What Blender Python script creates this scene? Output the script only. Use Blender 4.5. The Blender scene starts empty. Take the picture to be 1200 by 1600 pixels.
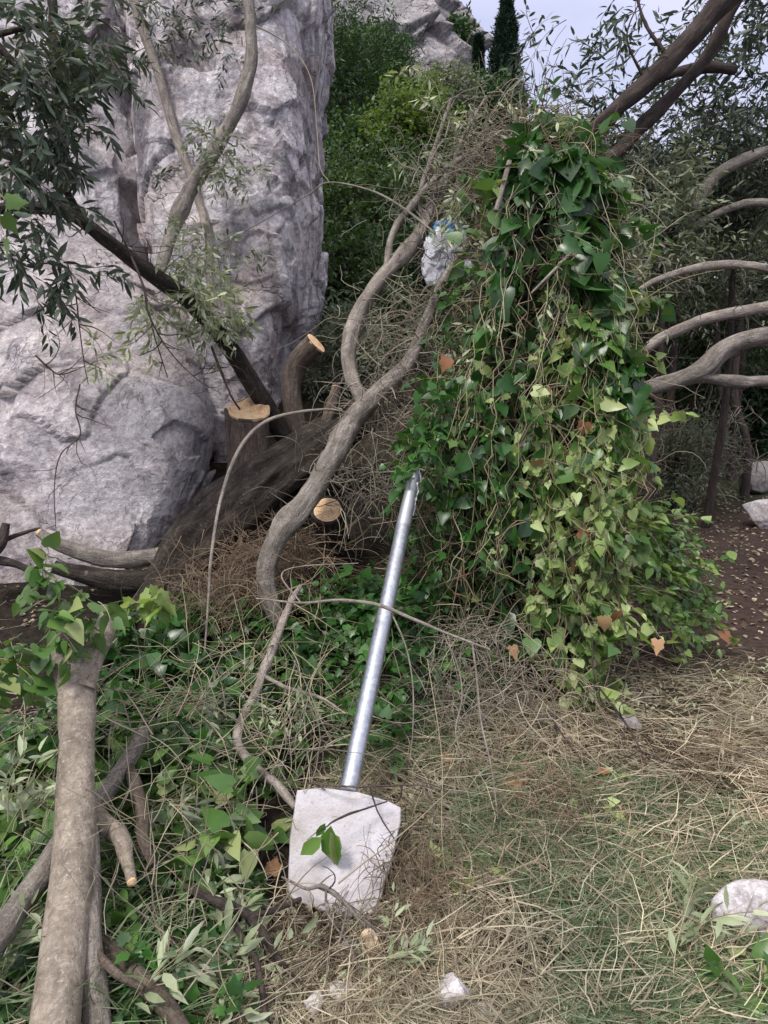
import bpy, math, random
import numpy as np
from mathutils import Vector, Matrix
random.seed(7)
RS = np.random.RandomState(7)
S = bpy.context.scene
COL = S.collection
R = math.radians

# ------------------------------------------------------------------ camera, sky, sun, exposure
F, PITCH, CAMZ = 1100.0, R(12), 1.5
cp, sp = math.cos(PITCH), math.sin(PITCH)
cam_d = bpy.data.cameras.new('camera')
cam_d.sensor_fit = 'VERTICAL'; cam_d.sensor_height = 24; cam_d.lens = 24 * F / 1600
cam_d.clip_start = 0.05; cam_d.clip_end = 800
cam = bpy.data.objects.new('camera', cam_d); COL.objects.link(cam)
cam.location = (0, 0, CAMZ); cam.rotation_euler = (R(90) - PITCH, 0, 0)
S.camera = cam

SUN_EL, SUN_ROT = R(58), R(215)
W = bpy.data.worlds.new('World'); S.world = W; W.use_nodes = True
nt = W.node_tree; nt.nodes.clear()
out = nt.nodes.new('ShaderNodeOutputWorld'); bg = nt.nodes.new('ShaderNodeBackground')
sky = nt.nodes.new('ShaderNodeTexSky'); sky.sky_type = 'NISHITA'; sky.sun_disc = False
sky.sun_elevation = SUN_EL; sky.sun_rotation = SUN_ROT; sky.air_density = 1.0; sky.dust_density = 2.0
tc = nt.nodes.new('ShaderNodeTexCoord'); sep = nt.nodes.new('ShaderNodeSeparateXYZ')
nt.links.new(tc.outputs['Generated'], sep.inputs[0])
zr = nt.nodes.new('ShaderNodeValToRGB')            # overcast deck: brighter overhead than near the horizon
zr.color_ramp.elements[0].position = 0.0; zr.color_ramp.elements[0].color = (5.2, 5.25, 6.6, 1)
zr.color_ramp.elements[1].position = 1.0; zr.color_ramp.elements[1].color = (15.5, 15.2, 14.8, 1)
em = zr.color_ramp.elements.new(0.5); em.color = (6.2, 6.2, 8.2, 1)
nt.links.new(sep.outputs['Z'], zr.inputs[0])
mp = nt.nodes.new('ShaderNodeMapping'); mp.inputs['Scale'].default_value = (2.0, 2.0, 5.0)
nt.links.new(tc.outputs['Generated'], mp.inputs[0])
nz = nt.nodes.new('ShaderNodeTexNoise'); nz.inputs['Scale'].default_value = 1.6; nz.inputs['Detail'].default_value = 5
nt.links.new(mp.outputs[0], nz.inputs['Vector'])
nr = nt.nodes.new('ShaderNodeMapRange'); nr.inputs['From Min'].default_value = 0.3; nr.inputs['From Max'].default_value = 0.7
nr.inputs['To Min'].default_value = 0.5; nr.inputs['To Max'].default_value = 0.98
nt.links.new(nz.outputs['Fac'], nr.inputs['Value'])
mx = nt.nodes.new('ShaderNodeMix'); mx.data_type = 'RGBA'
nt.links.new(nr.outputs[0], mx.inputs['Factor']); nt.links.new(sky.outputs[0], mx.inputs['A']); nt.links.new(zr.outputs[0], mx.inputs['B'])
nt.links.new(mx.outputs['Result'], bg.inputs['Color']); bg.inputs['Strength'].default_value = 0.1
nt.links.new(bg.outputs[0], out.inputs['Surface'])
sl = bpy.data.lights.new('sun', 'SUN'); sl.energy = 2.1; sl.angle = R(13); sl.color = (1.0, 0.96, 0.90)
so = bpy.data.objects.new('sun', sl); COL.objects.link(so)
so.rotation_euler = (R(90) - SUN_EL, 0, math.pi - SUN_ROT)
S.view_settings.view_transform = 'Standard'; S.view_settings.look = 'None'
S.view_settings.exposure = 0.62; S.view_settings.gamma = 1
S.cycles.max_bounces = 6; S.cycles.diffuse_bounces = 4; S.cycles.transmission_bounces = 4
S.cycles.use_denoising = True

# ------------------------------------------------------------------ helpers
def P(px, py, d):
    xr = (px - 600) / F * d; yd = (py - 800) / F * d
    return np.array([xr, d * cp - yd * sp, CAMZ - d * sp - yd * cp])

def nrm(a):
    return a / np.maximum(np.linalg.norm(a, axis=-1, keepdims=True), 1e-9)

def _h(ix, iy, iz, seed):
    n = (ix.astype(np.int64) * 374761393 + iy.astype(np.int64) * 668265263 + iz.astype(np.int64) * 1440662683 + seed * 982451653) & 0xffffffff
    n = ((n ^ (n >> 13)) * 1274126177) & 0xffffffff
    n = ((n ^ (n >> 16)) * 2246822519) & 0xffffffff
    return ((n ^ (n >> 15)) & 0xffffff) / float(0xffffff)

def vnoise(p, seed=0):
    i = np.floor(p).astype(np.int64); f = p - i; f = f * f * (3 - 2 * f)
    r = 0
    for a in (0, 1):
        for b in (0, 1):
            for c in (0, 1):
                w = (f[..., 0] if a else 1 - f[..., 0]) * (f[..., 1] if b else 1 - f[..., 1]) * (f[..., 2] if c else 1 - f[..., 2])
                r = r + w * _h(i[..., 0] + a, i[..., 1] + b, i[..., 2] + c, seed)
    return r * 2 - 1

def fbm(p, oct=4, seed=0, gain=.5):
    r = 0; a = 1; t = 0
    for k in range(oct):
        r = r + a * vnoise(p * 2 ** k + 17.3 * k, seed + k); t += a; a *= gain
    return r / t

def cells(p, seed=0):
    """nearest-cell random tilt: gives flat broken facets"""
    i = np.floor(p).astype(np.int64)
    best = np.full(p.shape[:-1], 9.0); sec = best.copy(); val = np.zeros(p.shape[:-1])
    for a in (-1, 0, 1):
        for b in (-1, 0, 1):
            for c in (-1, 0, 1):
                q = i + np.array([a, b, c])
                o = np.stack([_h(q[..., 0], q[..., 1], q[..., 2], seed + k) for k in range(3)], -1)
                dlt = p - (q + o); d2 = (dlt ** 2).sum(-1)
                g = np.stack([_h(q[..., 0], q[..., 1], q[..., 2], seed + 7 + k) for k in range(3)], -1) * 2 - 1
                v = (g * dlt).sum(-1) + .6 * g[..., 0]
                m = d2 < best
                sec = np.where(m, best, np.minimum(sec, d2)); val = np.where(m, v, val); best = np.where(m, d2, best)
    return val, np.sqrt(sec) - np.sqrt(best)

def sstep(a, b, x):
    t = np.clip((x - a) / (b - a), 0, 1); return t * t * (3 - 2 * t)

def cat(pts, n):
    """Catmull-Rom through rows of any width"""
    p = np.asarray(pts, float); p = np.vstack([2 * p[0] - p[1], p, 2 * p[-1] - p[-2]])
    k = len(p) - 3; u = np.linspace(0, k - 1e-6, n); i = u.astype(int); t = (u - i)[:, None]
    a, b, c, d = p[i], p[i + 1], p[i + 2], p[i + 3]
    return .5 * (2 * b + (c - a) * t + (2 * a - 5 * b + 4 * c - d) * t ** 2 + (3 * b - a - 3 * c + d) * t ** 3)

class G:
    """collects geometry of one part"""
    def __init__(s): s.v = []; s.l = []; s.n = []; s.m = []; s.b = []; s.off = 0; s.sm = []
    def add(s, v, loops, tot, mat=0, bark=None, smooth=False):
        v = np.asarray(v, float).reshape(-1, 3); loops = np.asarray(loops).reshape(-1); tot = np.asarray(tot).reshape(-1)
        s.v.append(v); s.l.append(loops + s.off); s.n.append(tot); s.off += len(v)
        s.m.append(np.full(len(tot), mat)); s.sm.append(np.full(len(tot), smooth))
        s.b.append(np.zeros((len(v), 3)) if bark is None else bark)
    def emit(s, name, mats, parent=None, origin=None):
        v = np.concatenate(s.v); l = np.concatenate(s.l); n = np.concatenate(s.n)
        if parent is not None: o0 = np.array(parent.location)
        elif origin is not None: o0 = np.asarray(origin, float)
        else:
            o0 = v.mean(0); o0[2] = v[:, 2].min()
        me = bpy.data.meshes.new(name)
        me.vertices.add(len(v)); me.vertices.foreach_set('co', (v - o0).astype(np.float32).ravel())
        me.loops.add(len(l)); me.loops.foreach_set('vertex_index', l.astype(np.int32))
        me.polygons.add(len(n)); st = np.concatenate([[0], np.cumsum(n)[:-1]])
        me.polygons.foreach_set('loop_start', st.astype(np.int32)); me.polygons.foreach_set('loop_total', n.astype(np.int32))
        if not isinstance(mats, (list, tuple)): mats = [mats]
        for m in mats: me.materials.append(m)
        me.polygons.foreach_set('material_index', np.concatenate(s.m).astype(np.int32))
        me.polygons.foreach_set('use_smooth', np.concatenate(s.sm).astype(bool))
        at = me.attributes.new('bark', 'FLOAT_VECTOR', 'POINT'); at.data.foreach_set('vector', np.concatenate(s.b).astype(np.float32).ravel())
        me.update(calc_edges=True)
        o = bpy.data.objects.new(name, me); COL.objects.link(o)
        if parent is not None: o.parent = parent
        else: o.location = o0
        return o

def tag(o, label=None, cat_=None, group=None, kind=None):
    if label: o['label'] = label
    if cat_: o['category'] = cat_
    if group: o['group'] = group
    if kind: o['kind'] = kind
    return o

def thing(name, label, cat_, loc, group=None):
    o = bpy.data.objects.new(name, None); COL.objects.link(o); o.location = [float(c) for c in loc]
    o.empty_display_size = .1
    return tag(o, label, cat_, group)

# ---- tubes
def tube(g, path, rad, sides=14, rough=.08, seed=0, mat=0, caps=True):
    path = np.asarray(path, float); rad = np.asarray(rad, float); n = len(path)
    t = nrm(np.gradient(path, axis=0))
    ref = np.array([0, 0, 1.0]) if abs(t[0][2]) < .85 else np.array([1.0, 0, 0])
    u = nrm(np.cross(t[0], ref)); us = []
    for k in range(n):
        u = nrm(u - t[k] * np.dot(u, t[k])); us.append(u)
    us = np.array(us); vs = np.cross(t, us)
    a = np.linspace(0, 2 * math.pi, sides, endpoint=False)
    ring = np.cos(a)[None, :, None] * us[:, None] + np.sin(a)[None, :, None] * vs[:, None]
    ln = np.concatenate([[0], np.cumsum(np.linalg.norm(np.diff(path, axis=0), axis=1))])
    q = np.stack([np.cos(a)[None] * np.ones((n, 1)) * 1.3, np.sin(a)[None] * np.ones((n, 1)) * 1.3, ln[:, None] / (rad.mean() * 3.2) * np.ones((1, sides))], -1)
    if rad.mean() > .008 and rough > .02: kn = vnoise(np.stack([ln / (rad.mean() * 7), 0 * ln + seed, 0 * ln], -1), 77); rad = rad * (1 + .5 * np.clip(kn - .35, 0, 1)); path = path + us * (.35 * rad * vnoise(np.stack([ln / (rad.mean() * 9), 0 * ln + seed, 0 * ln + 3], -1), 78))[:, None] * np.sin(np.linspace(0, math.pi, n))[:, None]
    rr = rad[:, None] * (1 + rough * 2.2 * fbm(q, 3, seed) + rough * .8 * fbm(q * np.array([3.5, 3.5, 1.2]), 2, seed + 9))
    v = path[:, None] + ring * rr[..., None]
    bark = np.stack([np.cos(a)[None] * rad[:, None], np.sin(a)[None] * rad[:, None], ln[:, None] * np.ones((1, sides)) + seed * 1.7], -1)
    i = np.arange(n - 1)[:, None] * sides; j = np.arange(sides)[None]; j2 = (j + 1) % sides
    loops = np.stack([i + j, i + j2, i + sides + j2, i + sides + j], -1)
    g.add(v, loops, np.full((n - 1) * sides, 4), mat, bark.reshape(-1, 3), True)
    if caps:
        for e in (0, n - 1):
            vv = v[e]; g.add(vv, np.arange(sides) if e else np.arange(sides)[::-1], [sides], mat, bark[e], False)
    return v

def tubes(g, paths, r0, r1, sides=4, mat=0):
    N, Sg, _ = paths.shape
    t = nrm(np.gradient(paths, axis=1)); ref = nrm(RS.normal(size=(N, 1, 3)))
    u = nrm(np.cross(t, ref + 0 * t)); w = np.cross(t, u)
    a = np.linspace(0, 2 * math.pi, sides, endpoint=False)
    rr = (np.asarray(r0).reshape(-1, 1) * np.ones((N, 1))) * (1 - np.linspace(0, 1, Sg)) + (np.asarray(r1).reshape(-1, 1) * np.ones((N, 1))) * np.linspace(0, 1, Sg)
    v = paths[:, :, None] + rr[:, :, None, None] * (np.cos(a)[:, None] * u[:, :, None] + np.sin(a)[:, None] * w[:, :, None])
    b = (np.arange(N) * Sg * sides)[:, None, None]; i = (np.arange(Sg - 1) * sides)[None, :, None]; j = np.arange(sides)[None, None]
    j2 = (j + 1) % sides
    loops = np.stack([b + i + j, b + i + j2, b + i + sides + j2, b + i + sides + j], -1)
    g.add(v, loops, np.full(N * (Sg - 1) * sides, 4), mat, v.reshape(-1, 3).copy(), True)

def curly(starts, dirs, lens, Sg=9, jit=.3, droop=.05):
    N = len(starts); p = np.array(starts, float); d = nrm(np.array(dirs, float)); st = np.asarray(lens).reshape(-1, 1) * np.ones((N, 1)) / (Sg - 1)
    o = [p.copy()]; turn = RS.normal(size=(N, 3)) * jit * .6
    for k in range(Sg - 1):
        turn = turn * .6 + RS.normal(size=(N, 3)) * jit * .6
        d = nrm(d + turn + np.array([0, 0, -droop])); p = p + d * st; o.append(p.copy())
    return np.stack(o, 1)

# ---- leaves: templates (length along y = 1, width along x, normal z)
def tmpl(half, mids, fold=.18, bend=.22):
    """half: left outline from base to tip (excl. ends on the midrib); mids: y of midrib points, first base, last tip"""
    M = [(0, y) for y in mids]; L = list(half); V = M + [(-x, y) for x, y in L] + [(x, y) for x, y in L]
    V = np.array([(x, y, fold * abs(x) - bend * y * y) for x, y in V]); return V
def heart():
    V = tmpl([(.24, -.13), (.46, .06), (.44, .38), (.24, .72)], [0, .42, 1.04])
    f = [[0, 1, 4, 3], [1, 5, 4], [1, 2, 6, 5]]
    return V, _mir(f, 3, 4)
def ivy():
    V = tmpl([(.2, -.13), (.46, .02), (.37, .24), (.44, .46), (.2, .64)], [0, .4, 1.02])
    f = [[0, 5, 4, 3], [0, 1, 5], [1, 7, 6, 5], [1, 2, 7]]
    return V, _mir(f, 3, 5)
def lance(w=.1):
    V = tmpl([(w * .9, .25), (w, .6)], [0, .45, 1.0], .3, .18)
    f = [[0, 1, 3], [1, 4, 3], [1, 2, 4]]
    return V, _mir(f, 3, 2)
def _mir(f, nm, nh):
    r = list(f)
    for a in f:
        b = [k if k < nm else k + nh for k in a][::-1]; r.append(b)
    return r
HEART, IVY, OLIVE, OVAL = heart(), ivy(), lance(.125), lance(.24)
DIAM = (np.array([(0, 0, 0), (-.3, .45, .06), (0, 1, -.1), (.3, .45, .06)], float), [[0, 3, 2, 1]])
NEED = (np.array([(0, 0, 0), (-.12, .4, .05), (0, 1, -.05), (.12, .4, .05)], float), [[0, 3, 2, 1]])

def leaves(g, T, pos, axis, normal, size, mat=0, curl=.5):
    V, Fc = T; N = len(pos)
    a = nrm(axis); n = normal - a * (normal * a).sum(-1, keepdims=True); n = nrm(n); s = np.cross(a, n)
    sz = (np.asarray(size).reshape(-1, 1) * np.ones((N, 1)))[:, None]
    zc = 1 + curl * RS.normal(size=(N, 1, 1)); wx = RS.uniform(.78, 1.15, (N, 1, 1))
    v = pos[:, None] + sz * (V[None, :, :1] * wx * s[:, None] + V[None, :, 1:2] * a[:, None] + V[None, :, 2:3] * zc * n[:, None])
    fl = np.concatenate([np.array(f) for f in Fc]); ft = np.array([len(f) for f in Fc])
    g.add(v, fl[None] + (np.arange(N) * len(V))[:, None], np.tile(ft, N), mat, None, True)

def along(paths, n, s0=.1, s1=1.0, even=True):
    """n points per path: position, tangent, flat arrays"""
    N, Sg, _ = paths.shape
    if even: s = np.linspace(s0, s1, n)[None] + RS.uniform(-.5, .5, (N, n)) * (s1 - s0) / max(n, 1)
    else: s = RS.uniform(s0, s1, (N, n))
    s = np.clip(s, 0, .9999) * (Sg - 1); i = s.astype(int); t = (s - i)[..., None]
    r = np.arange(N)[:, None]; a, b = paths[r, i], paths[r, i + 1]
    return (a * (1 - t) + b * t).reshape(-1, 3), nrm(b - a).reshape(-1, 3)

def spray_leaves(g, T, paths, n, size, mat=0, spread=.9, up=.8, down=0., s0=.12, jit=.35, outv=None, outw=0., szv=.3, nj=.5):
    pos, t = along(paths, n, s0)
    M = len(pos); sg = np.tile(np.array([1., -1.]), M // 2 + 1)[:M][:, None]
    side = nrm(np.cross(t, np.array([0, 0, 1.0]) + RS.normal(size=(M, 3)) * .5))
    ax = nrm(t * (1 - spread * .45) + side * sg * spread + RS.normal(size=(M, 3)) * jit + np.array([0, 0, -down]) + (0 if outv is None else outv * outw * .6))
    no = RS.normal(size=(M, 3)) * nj + np.array([0, 0, up]) + (0 if outv is None else outv * outw)
    leaves(g, T, pos + ax * .012, ax, no, size * RS.uniform(1 - szv, 1 + szv, M), mat)

# ------------------------------------------------------------------ materials
def mat_new(name):
    m = bpy.data.materials.new(name); m.use_nodes = True; m.node_tree.nodes.clear()
    return m, m.node_tree
class N_:
    def __init__(s, t): s.t = t
    def n(s, ty, **kw):
        o = s.t.nodes.new('ShaderNode' + ty)
        for k, v in kw.items():
            if hasattr(o, k): setattr(o, k, v)
        return o
    def set(s, o, **kw):
        for k, v in kw.items():
            k = k.replace('_', ' '); 
            if hasattr(v, 'is_linked') or isinstance(v, bpy.types.NodeSocket): s.t.links.new(v, o.inputs[k])
            else: o.inputs[k].default_value = v
        return o
    def link(s, a, b): s.t.links.new(a, b)
    def noise(s, vec, scale, detail=5, rough=.6, dist=0):
        o = s.n('TexNoise'); s.link(vec, o.inputs['Vector']); o.inputs['Scale'].default_value = scale
        o.inputs['Detail'].default_value = detail; o.inputs['Roughness'].default_value = rough; o.inputs['Distortion'].default_value = dist
        return o.outputs['Fac']
    def ramp(s, fac, stops):
        o = s.n('ValToRGB'); s.link(fac, o.inputs[0]); e = o.color_ramp.elements
        while len(e) < len(stops): e.new(.5)
        for k, (p, c) in enumerate(stops):
            e[k].position = p; e[k].color = (*c, 1) if len(c) == 3 else c
        return o.outputs[0]
    def mix(s, f, a, b, blend='MIX'):
        o = s.n('Mix', data_type='RGBA', blend_type=blend)
        for k, v in (('Factor', f), ('A', a), ('B', b)):
            if isinstance(v, bpy.types.NodeSocket): s.link(v, o.inputs[k])
            else: o.inputs[k].default_value = v if k == 'Factor' else (*v, 1)
        return o.outputs['Result']
    def math(s, op, a, b=0.):
        o = s.n('Math', operation=op)
        for k, v in enumerate((a, b)):
            if isinstance(v, bpy.types.NodeSocket): s.link(v, o.inputs[k])
            else: o.inputs[k].default_value = v
        return o.outputs[0]
    def mapping(s, vec, scale=(1, 1, 1), rot=(0, 0, 0)):
        o = s.n('Mapping'); s.link(vec, o.inputs[0]); o.inputs['Scale'].default_value = scale; o.inputs['Rotation'].default_value = rot
        return o.outputs[0]
    def bump(s, h, strength, dist, normal=None):
        o = s.n('Bump'); s.link(h, o.inputs['Height']); o.inputs['Strength'].default_value = strength; o.inputs['Distance'].default_value = dist
        if normal is not None: s.link(normal, o.inputs['Normal'])
        return o.outputs[0]
    def finish(s, col, rough=.7, normal=None, metal=0., spec=.3, extra=None):
        b = s.n('BsdfPrincipled')
        for k, v in (('Base Color', col), ('Roughness', rough), ('Metallic', metal), ('Specular IOR Level', spec)):
            if isinstance(v, bpy.types.NodeSocket): s.link(v, b.inputs[k])
            else: b.inputs[k].default_value = (*v, 1) if k == 'Base Color' else v
        if normal is not None: s.link(normal, b.inputs['Normal'])
        sh = b.outputs[0]
        if extra is not None:
            mxs = s.n('MixShader'); mxs.inputs[0].default_value = extra[0]; s.link(sh, mxs.inputs[1]); s.link(extra[1], mxs.inputs[2]); sh = mxs.outputs[0]
        o = s.n('OutputMaterial'); s.link(sh, o.inputs['Surface'])

def leaf_mat(name, cols, under=None, trans=.25, rough=.42, spec=.45, dead=None):
    m, t = mat_new(name); q = N_(t); geo = q.n('NewGeometry'); tcn = q.n('TexCoord')
    k = len(cols); c = q.ramp(geo.outputs['Random Per Island'], [((i + .5) / k, cc) for i, cc in enumerate(cols)])
    n = q.noise(tcn.outputs['Object'], 30, 3); c = q.mix(q.math('MULTIPLY', n, .35), c, tuple(x * 1.7 for x in cols[-1]))
    big = q.noise(tcn.outputs['Object'], 2.3, 3); c = q.mix(1.0, c, q.ramp(big, [(.3, (.55, .6, .55)), (.7, (1.25, 1.2, 1.1))]), 'MULTIPLY')
    if under: c = q.mix(geo.outputs['Backfacing'], c, q.mix(.5, c, under))
    if dead:
        f = q.math('GREATER_THAN', q.math('FRACT', q.math('MULTIPLY', geo.outputs['Random Per Island'], 37.3)), 1 - dead[0])
        c = q.mix(f, c, dead[1])
    tr = q.n('BsdfTranslucent'); q.link(q.mix(1.0, c, (1.5, 1.6, .7), 'MULTIPLY'), tr.inputs['Color'])
    q.finish(c, rough, None, 0, spec, (trans, tr.outputs[0])); return m

def bark_mat(name, c0, c1, c2, rough=.85, ridge=1.0, lichen=None, st=.22):
    m, t = mat_new(name); q = N_(t); a = q.n('Attribute', attribute_name='bark').outputs['Vector']
    v = q.mapping(a, (1, 1, st)); n1 = q.noise(v, 42, 7, .68, .6); n2 = q.noise(a, 9, 4); n3 = q.noise(a, 130, 4)
    c = q.ramp(n1, [(.32, c0), (.52, c1), (.72, c2)])
    c = q.mix(1.0, c, q.ramp(n2, [(.3, (.6, .58, .55)), (.7, (1.3, 1.28, 1.25))]), 'MULTIPLY')
    c = q.mix(q.ramp(n3, [(.5, (0, 0, 0)), (.68, (.75, .75, .75))]), c, c0)
    n4 = q.noise(q.mapping(a, (.3, .3, 1)), 150, 4, .7); c = q.mix(q.ramp(n4, [(.56, (0, 0, 0)), (.66, (.5, .5, .5))]), c, c2)
    if lichen:
        l = q.noise(a, lichen[1], 5, .7); c = q.mix(q.ramp(l, [(lichen[2], (0, 0, 0)), (lichen[2] + .10, (.7, .7, .7))]), c, lichen[0])
    h = q.math('ADD', q.math('MULTIPLY', n1, 1.0), q.math('MULTIPLY', n3, .45))
    q.finish(c, rough, q.bump(h, 1.0, .016 * ridge), 0, .25); return m

def wood_mat():
    m, t = mat_new('cut_wood'); q = N_(t); o = q.n('TexCoord').outputs['Object']
    ln = q.n('VectorMath', operation='LENGTH'); q.link(q.mapping(o, (1, 1, 0)), ln.inputs[0])
    n = q.noise(o, 18, 4); w = q.math('SINE', q.math('ADD', q.math('MULTIPLY', ln.outputs['Value'], 520), q.math('MULTIPLY', n, 14)))
    c = q.ramp(w, [(.0, (.66, .44, .25)), (1., (.80, .60, .38))])
    c = q.mix(q.ramp(q.noise(o, 25, 4), [(.45, (0, 0, 0)), (.7, (1, 1, 1))]), c, (.50, .30, .15))
    at2 = q.n('Math', operation='ARCTAN2'); sx = q.n('SeparateXYZ'); q.link(o, sx.inputs[0]); q.link(sx.outputs[0], at2.inputs[0]); q.link(sx.outputs[1], at2.inputs[1])
    sp_ = q.n('CombineXYZ'); q.link(q.math('MULTIPLY', at2.outputs[0], 2.2), sp_.inputs[0]); q.link(q.math('MULTIPLY', ln.outputs['Value'], 5), sp_.inputs[1])
    c = q.mix(q.ramp(q.noise(sp_.outputs[0], 2.2, 4, .7), [(.6, (0, 0, 0)), (.66, (.65, .65, .65))]), c, (.26, .15, .08))
    saw = q.noise(q.mapping(o, (1, 14, 1), (0, 0, .5)), 22, 2)
    q.finish(c, .75, q.bump(saw, .5, .004), 0, .25); return m

def rock_mat(name, base, dark, pale, warm, scale=1.0, streak=.5, bd=.035):
    m, t = mat_new(name); q = N_(t); o = q.n('TexCoord').outputs['Object']
    v = q.mapping(o, (scale,) * 3); st = q.mapping(o, (scale * 2.2, scale * 2.2, scale * .35))
    a = q.noise(v, 1.6, 8, .62, .4); b = q.noise(v, 7, 8, .7, .3); s_ = q.noise(st, 2.6, 6, .62, .5); f = q.noise(v, 38, 6, .7)
    c = q.ramp(a, [(.34, dark), (.46, base), (.6, pale)])
    c = q.mix(q.ramp(b, [(.42, (0, 0, 0)), (.66, (.8, .8, .8))]), c, pale)
    c = q.mix(q.math('MULTIPLY', q.ramp(s_, [(.48, (0, 0, 0)), (.62, (1, 1, 1))]), streak), c, dark)
    w = q.noise(v, 1.1, 5, .6, 1.0); c = q.mix(q.ramp(w, [(.47, (0, 0, 0)), (.70, (.45, .45, .45))]), c, warm)
    c = q.mix(1.0, c, q.ramp(f, [(.32, (.74, .73, .73)), (.66, (1.2, 1.2, 1.2))]), 'MULTIPLY')
    c = q.mix(q.ramp(q.noise(v, 16, 6, .75, .5), [(.60, (0, 0, 0)), (.72, (.7, .7, .7))]), c, tuple(x * .6 for x in dark))
    c = q.mix(q.ramp(q.noise(v, 55, 4, .7), [(.60, (0, 0, 0)), (.70, (.6, .6, .6))]), c, tuple(min(.85, x * 1.45) for x in pale))
    md = q.noise(v, 13, 7, .72, 1.2); c = q.mix(1.0, c, q.ramp(md, [(.36, (.72, .70, .71)), (.5, (1, 1, 1)), (.62, (1.18, 1.17, 1.16))]), 'MULTIPLY')
    ck2 = q.math('ABSOLUTE', q.math('SUBTRACT', q.noise(v, 4.5, 4, .6, .9), .5)); cm2 = q.ramp(q.noise(v, 1.7, 3), [(.5, (0, 0, 0)), (.62, (1, 1, 1))])
    c = q.mix(q.math('MULTIPLY', q.ramp(ck2, [(.0, (1, 1, 1)), (.012, (0, 0, 0))]), q.math('MULTIPLY', cm2, .8)), c, tuple(x * .5 for x in dark))
    ck = q.math('ABSOLUTE', q.math('SUBTRACT', q.noise(v, 1.5, 5, .55, .6), .5)); cm = q.ramp(q.noise(v, .9, 3), [(.48, (0, 0, 0)), (.6, (1, 1, 1))])
    crack = q.math('SUBTRACT', 1.0, q.math('MULTIPLY', q.ramp(ck, [(.0, (1, 1, 1)), (.006, (0, 0, 0))]), cm))
    c = q.mix(crack, tuple(x * .4 for x in dark), c)
    h = q.math('ADD', q.math('ADD', q.math('MULTIPLY', b, .7), q.math('MULTIPLY', f, .5)), q.math('MULTIPLY', crack, .25))
    wv = q.n('TexNoise'); q.link(v, wv.inputs['Vector']); wv.inputs['Scale'].default_value = 5; wv.inputs['Detail'].default_value = 5
    vo = q.n('TexVoronoi'); q.link(q.mapping(q.mix(.22, v, wv.outputs['Color']), (1, 1, .6)), vo.inputs['Vector']); vo.inputs['Scale'].default_value = 15
    cx = q.n('SeparateXYZ'); q.link(vo.outputs['Color'], cx.inputs[0]); zone = q.ramp(q.noise(v, 1.3, 4), [(.42, (0, 0, 0)), (.6, (1, 1, 1))])
    h = q.math('ADD', h, q.math('MULTIPLY', q.math('ADD', vo.outputs['Distance'], q.math('MULTIPLY', cx.outputs[0], .35)), q.math('MULTIPLY', zone, .9)))
    c = q.mix(zone, c, q.mix(1.0, c, q.ramp(cx.outputs[1], [(.1, (.66, .65, .68)), (.5, (1, 1, 1)), (.9, (1.22, 1.21, 1.2))]), 'MULTIPLY'))
    q.finish(c, .9, q.bump(h, 1.0, bd / scale), 0, .2); return m

M = {}
M['smilax_dark'] = leaf_mat('smilax_dark', [(.008, .032, .008), (.013, .055, .010), (.024, .085, .015), (.04, .12, .025)], (.10, .19, .07), .22, .33, .5)
M['smilax_mid'] = leaf_mat('smilax_mid', [(.013, .045, .010), (.025, .08, .015), (.05, .13, .024), (.11, .20, .05)], (.16, .25, .10), .24, .38, .5, (.06, (.28, .33, .13)))
M['smilax_pale'] = leaf_mat('smilax_pale', [(.07, .15, .026), (.17, .27, .055), (.28, .38, .11), (.42, .50, .25)], (.34, .42, .20), .3, .5, .35, (.018, (.28, .13, .07)))
M['ivy_small'] = leaf_mat('ivy_small', [(.008, .034, .009), (.014, .058, .012), (.028, .095, .02), (.06, .155, .035)], (.10, .19, .07), .25, .38, .5)
M['olive'] = leaf_mat('olive', [(.035, .055, .03), (.06, .085, .048), (.10, .125, .08), (.19, .215, .15)], (.30, .33, .26), .15, .5, .4)
M['olive_pale'] = leaf_mat('olive_pale', [(.10, .135, .065), (.19, .235, .13), (.31, .355, .23), (.44, .475, .35)], (.42, .44, .36), .2, .5, .4)
M['olive_dark'] = leaf_mat('olive_dark', [(.014, .028, .018), (.024, .045, .028), (.042, .068, .043), (.08, .11, .075)], (.13, .15, .12), .12, .5, .35)
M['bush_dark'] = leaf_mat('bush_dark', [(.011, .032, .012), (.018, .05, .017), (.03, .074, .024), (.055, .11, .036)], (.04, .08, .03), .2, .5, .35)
M['bush_mid'] = leaf_mat('bush_mid', [(.018, .036, .015), (.03, .056, .022), (.045, .078, .03), (.07, .11, .045)], (.08, .14, .05), .25, .5, .35)
M['bush_light'] = leaf_mat('bush_light', [(.04, .075, .018), (.06, .105, .024), (.09, .14, .034), (.13, .18, .05)], (.16, .22, .08), .3, .5, .35)
M['cypress'] = leaf_mat('cypress', [(.006, .018, .012), (.010, .026, .016), (.016, .036, .02)], None, .1, .6, .25)
M['dead_leaf'] = leaf_mat('dead_leaf', [(.16, .055, .03), (.24, .10, .05), (.30, .15, .08), (.36, .22, .13)], None, .15, .6, .3)
M['straw'] = leaf_mat('straw', [(.085, .06, .046), (.18, .135, .10), (.32, .26, .195), (.53, .47, .38)], None, .2, .6, .3)
M['greengrass'] = leaf_mat('greengrass', [(.028, .06, .026), (.055, .105, .045), (.105, .165, .085), (.21, .265, .165)], None, .25, .5, .35)
M['chips'] = leaf_mat('chips', [(.07, .045, .035), (.14, .10, .075), (.24, .18, .13), (.38, .32, .25)], None, .05, .7, .3)
M['twig'] = leaf_mat('twig', [(.07, .057, .048), (.14, .118, .098), (.23, .20, .165), (.34, .30, .25)], None, 0, .8, .2)
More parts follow.
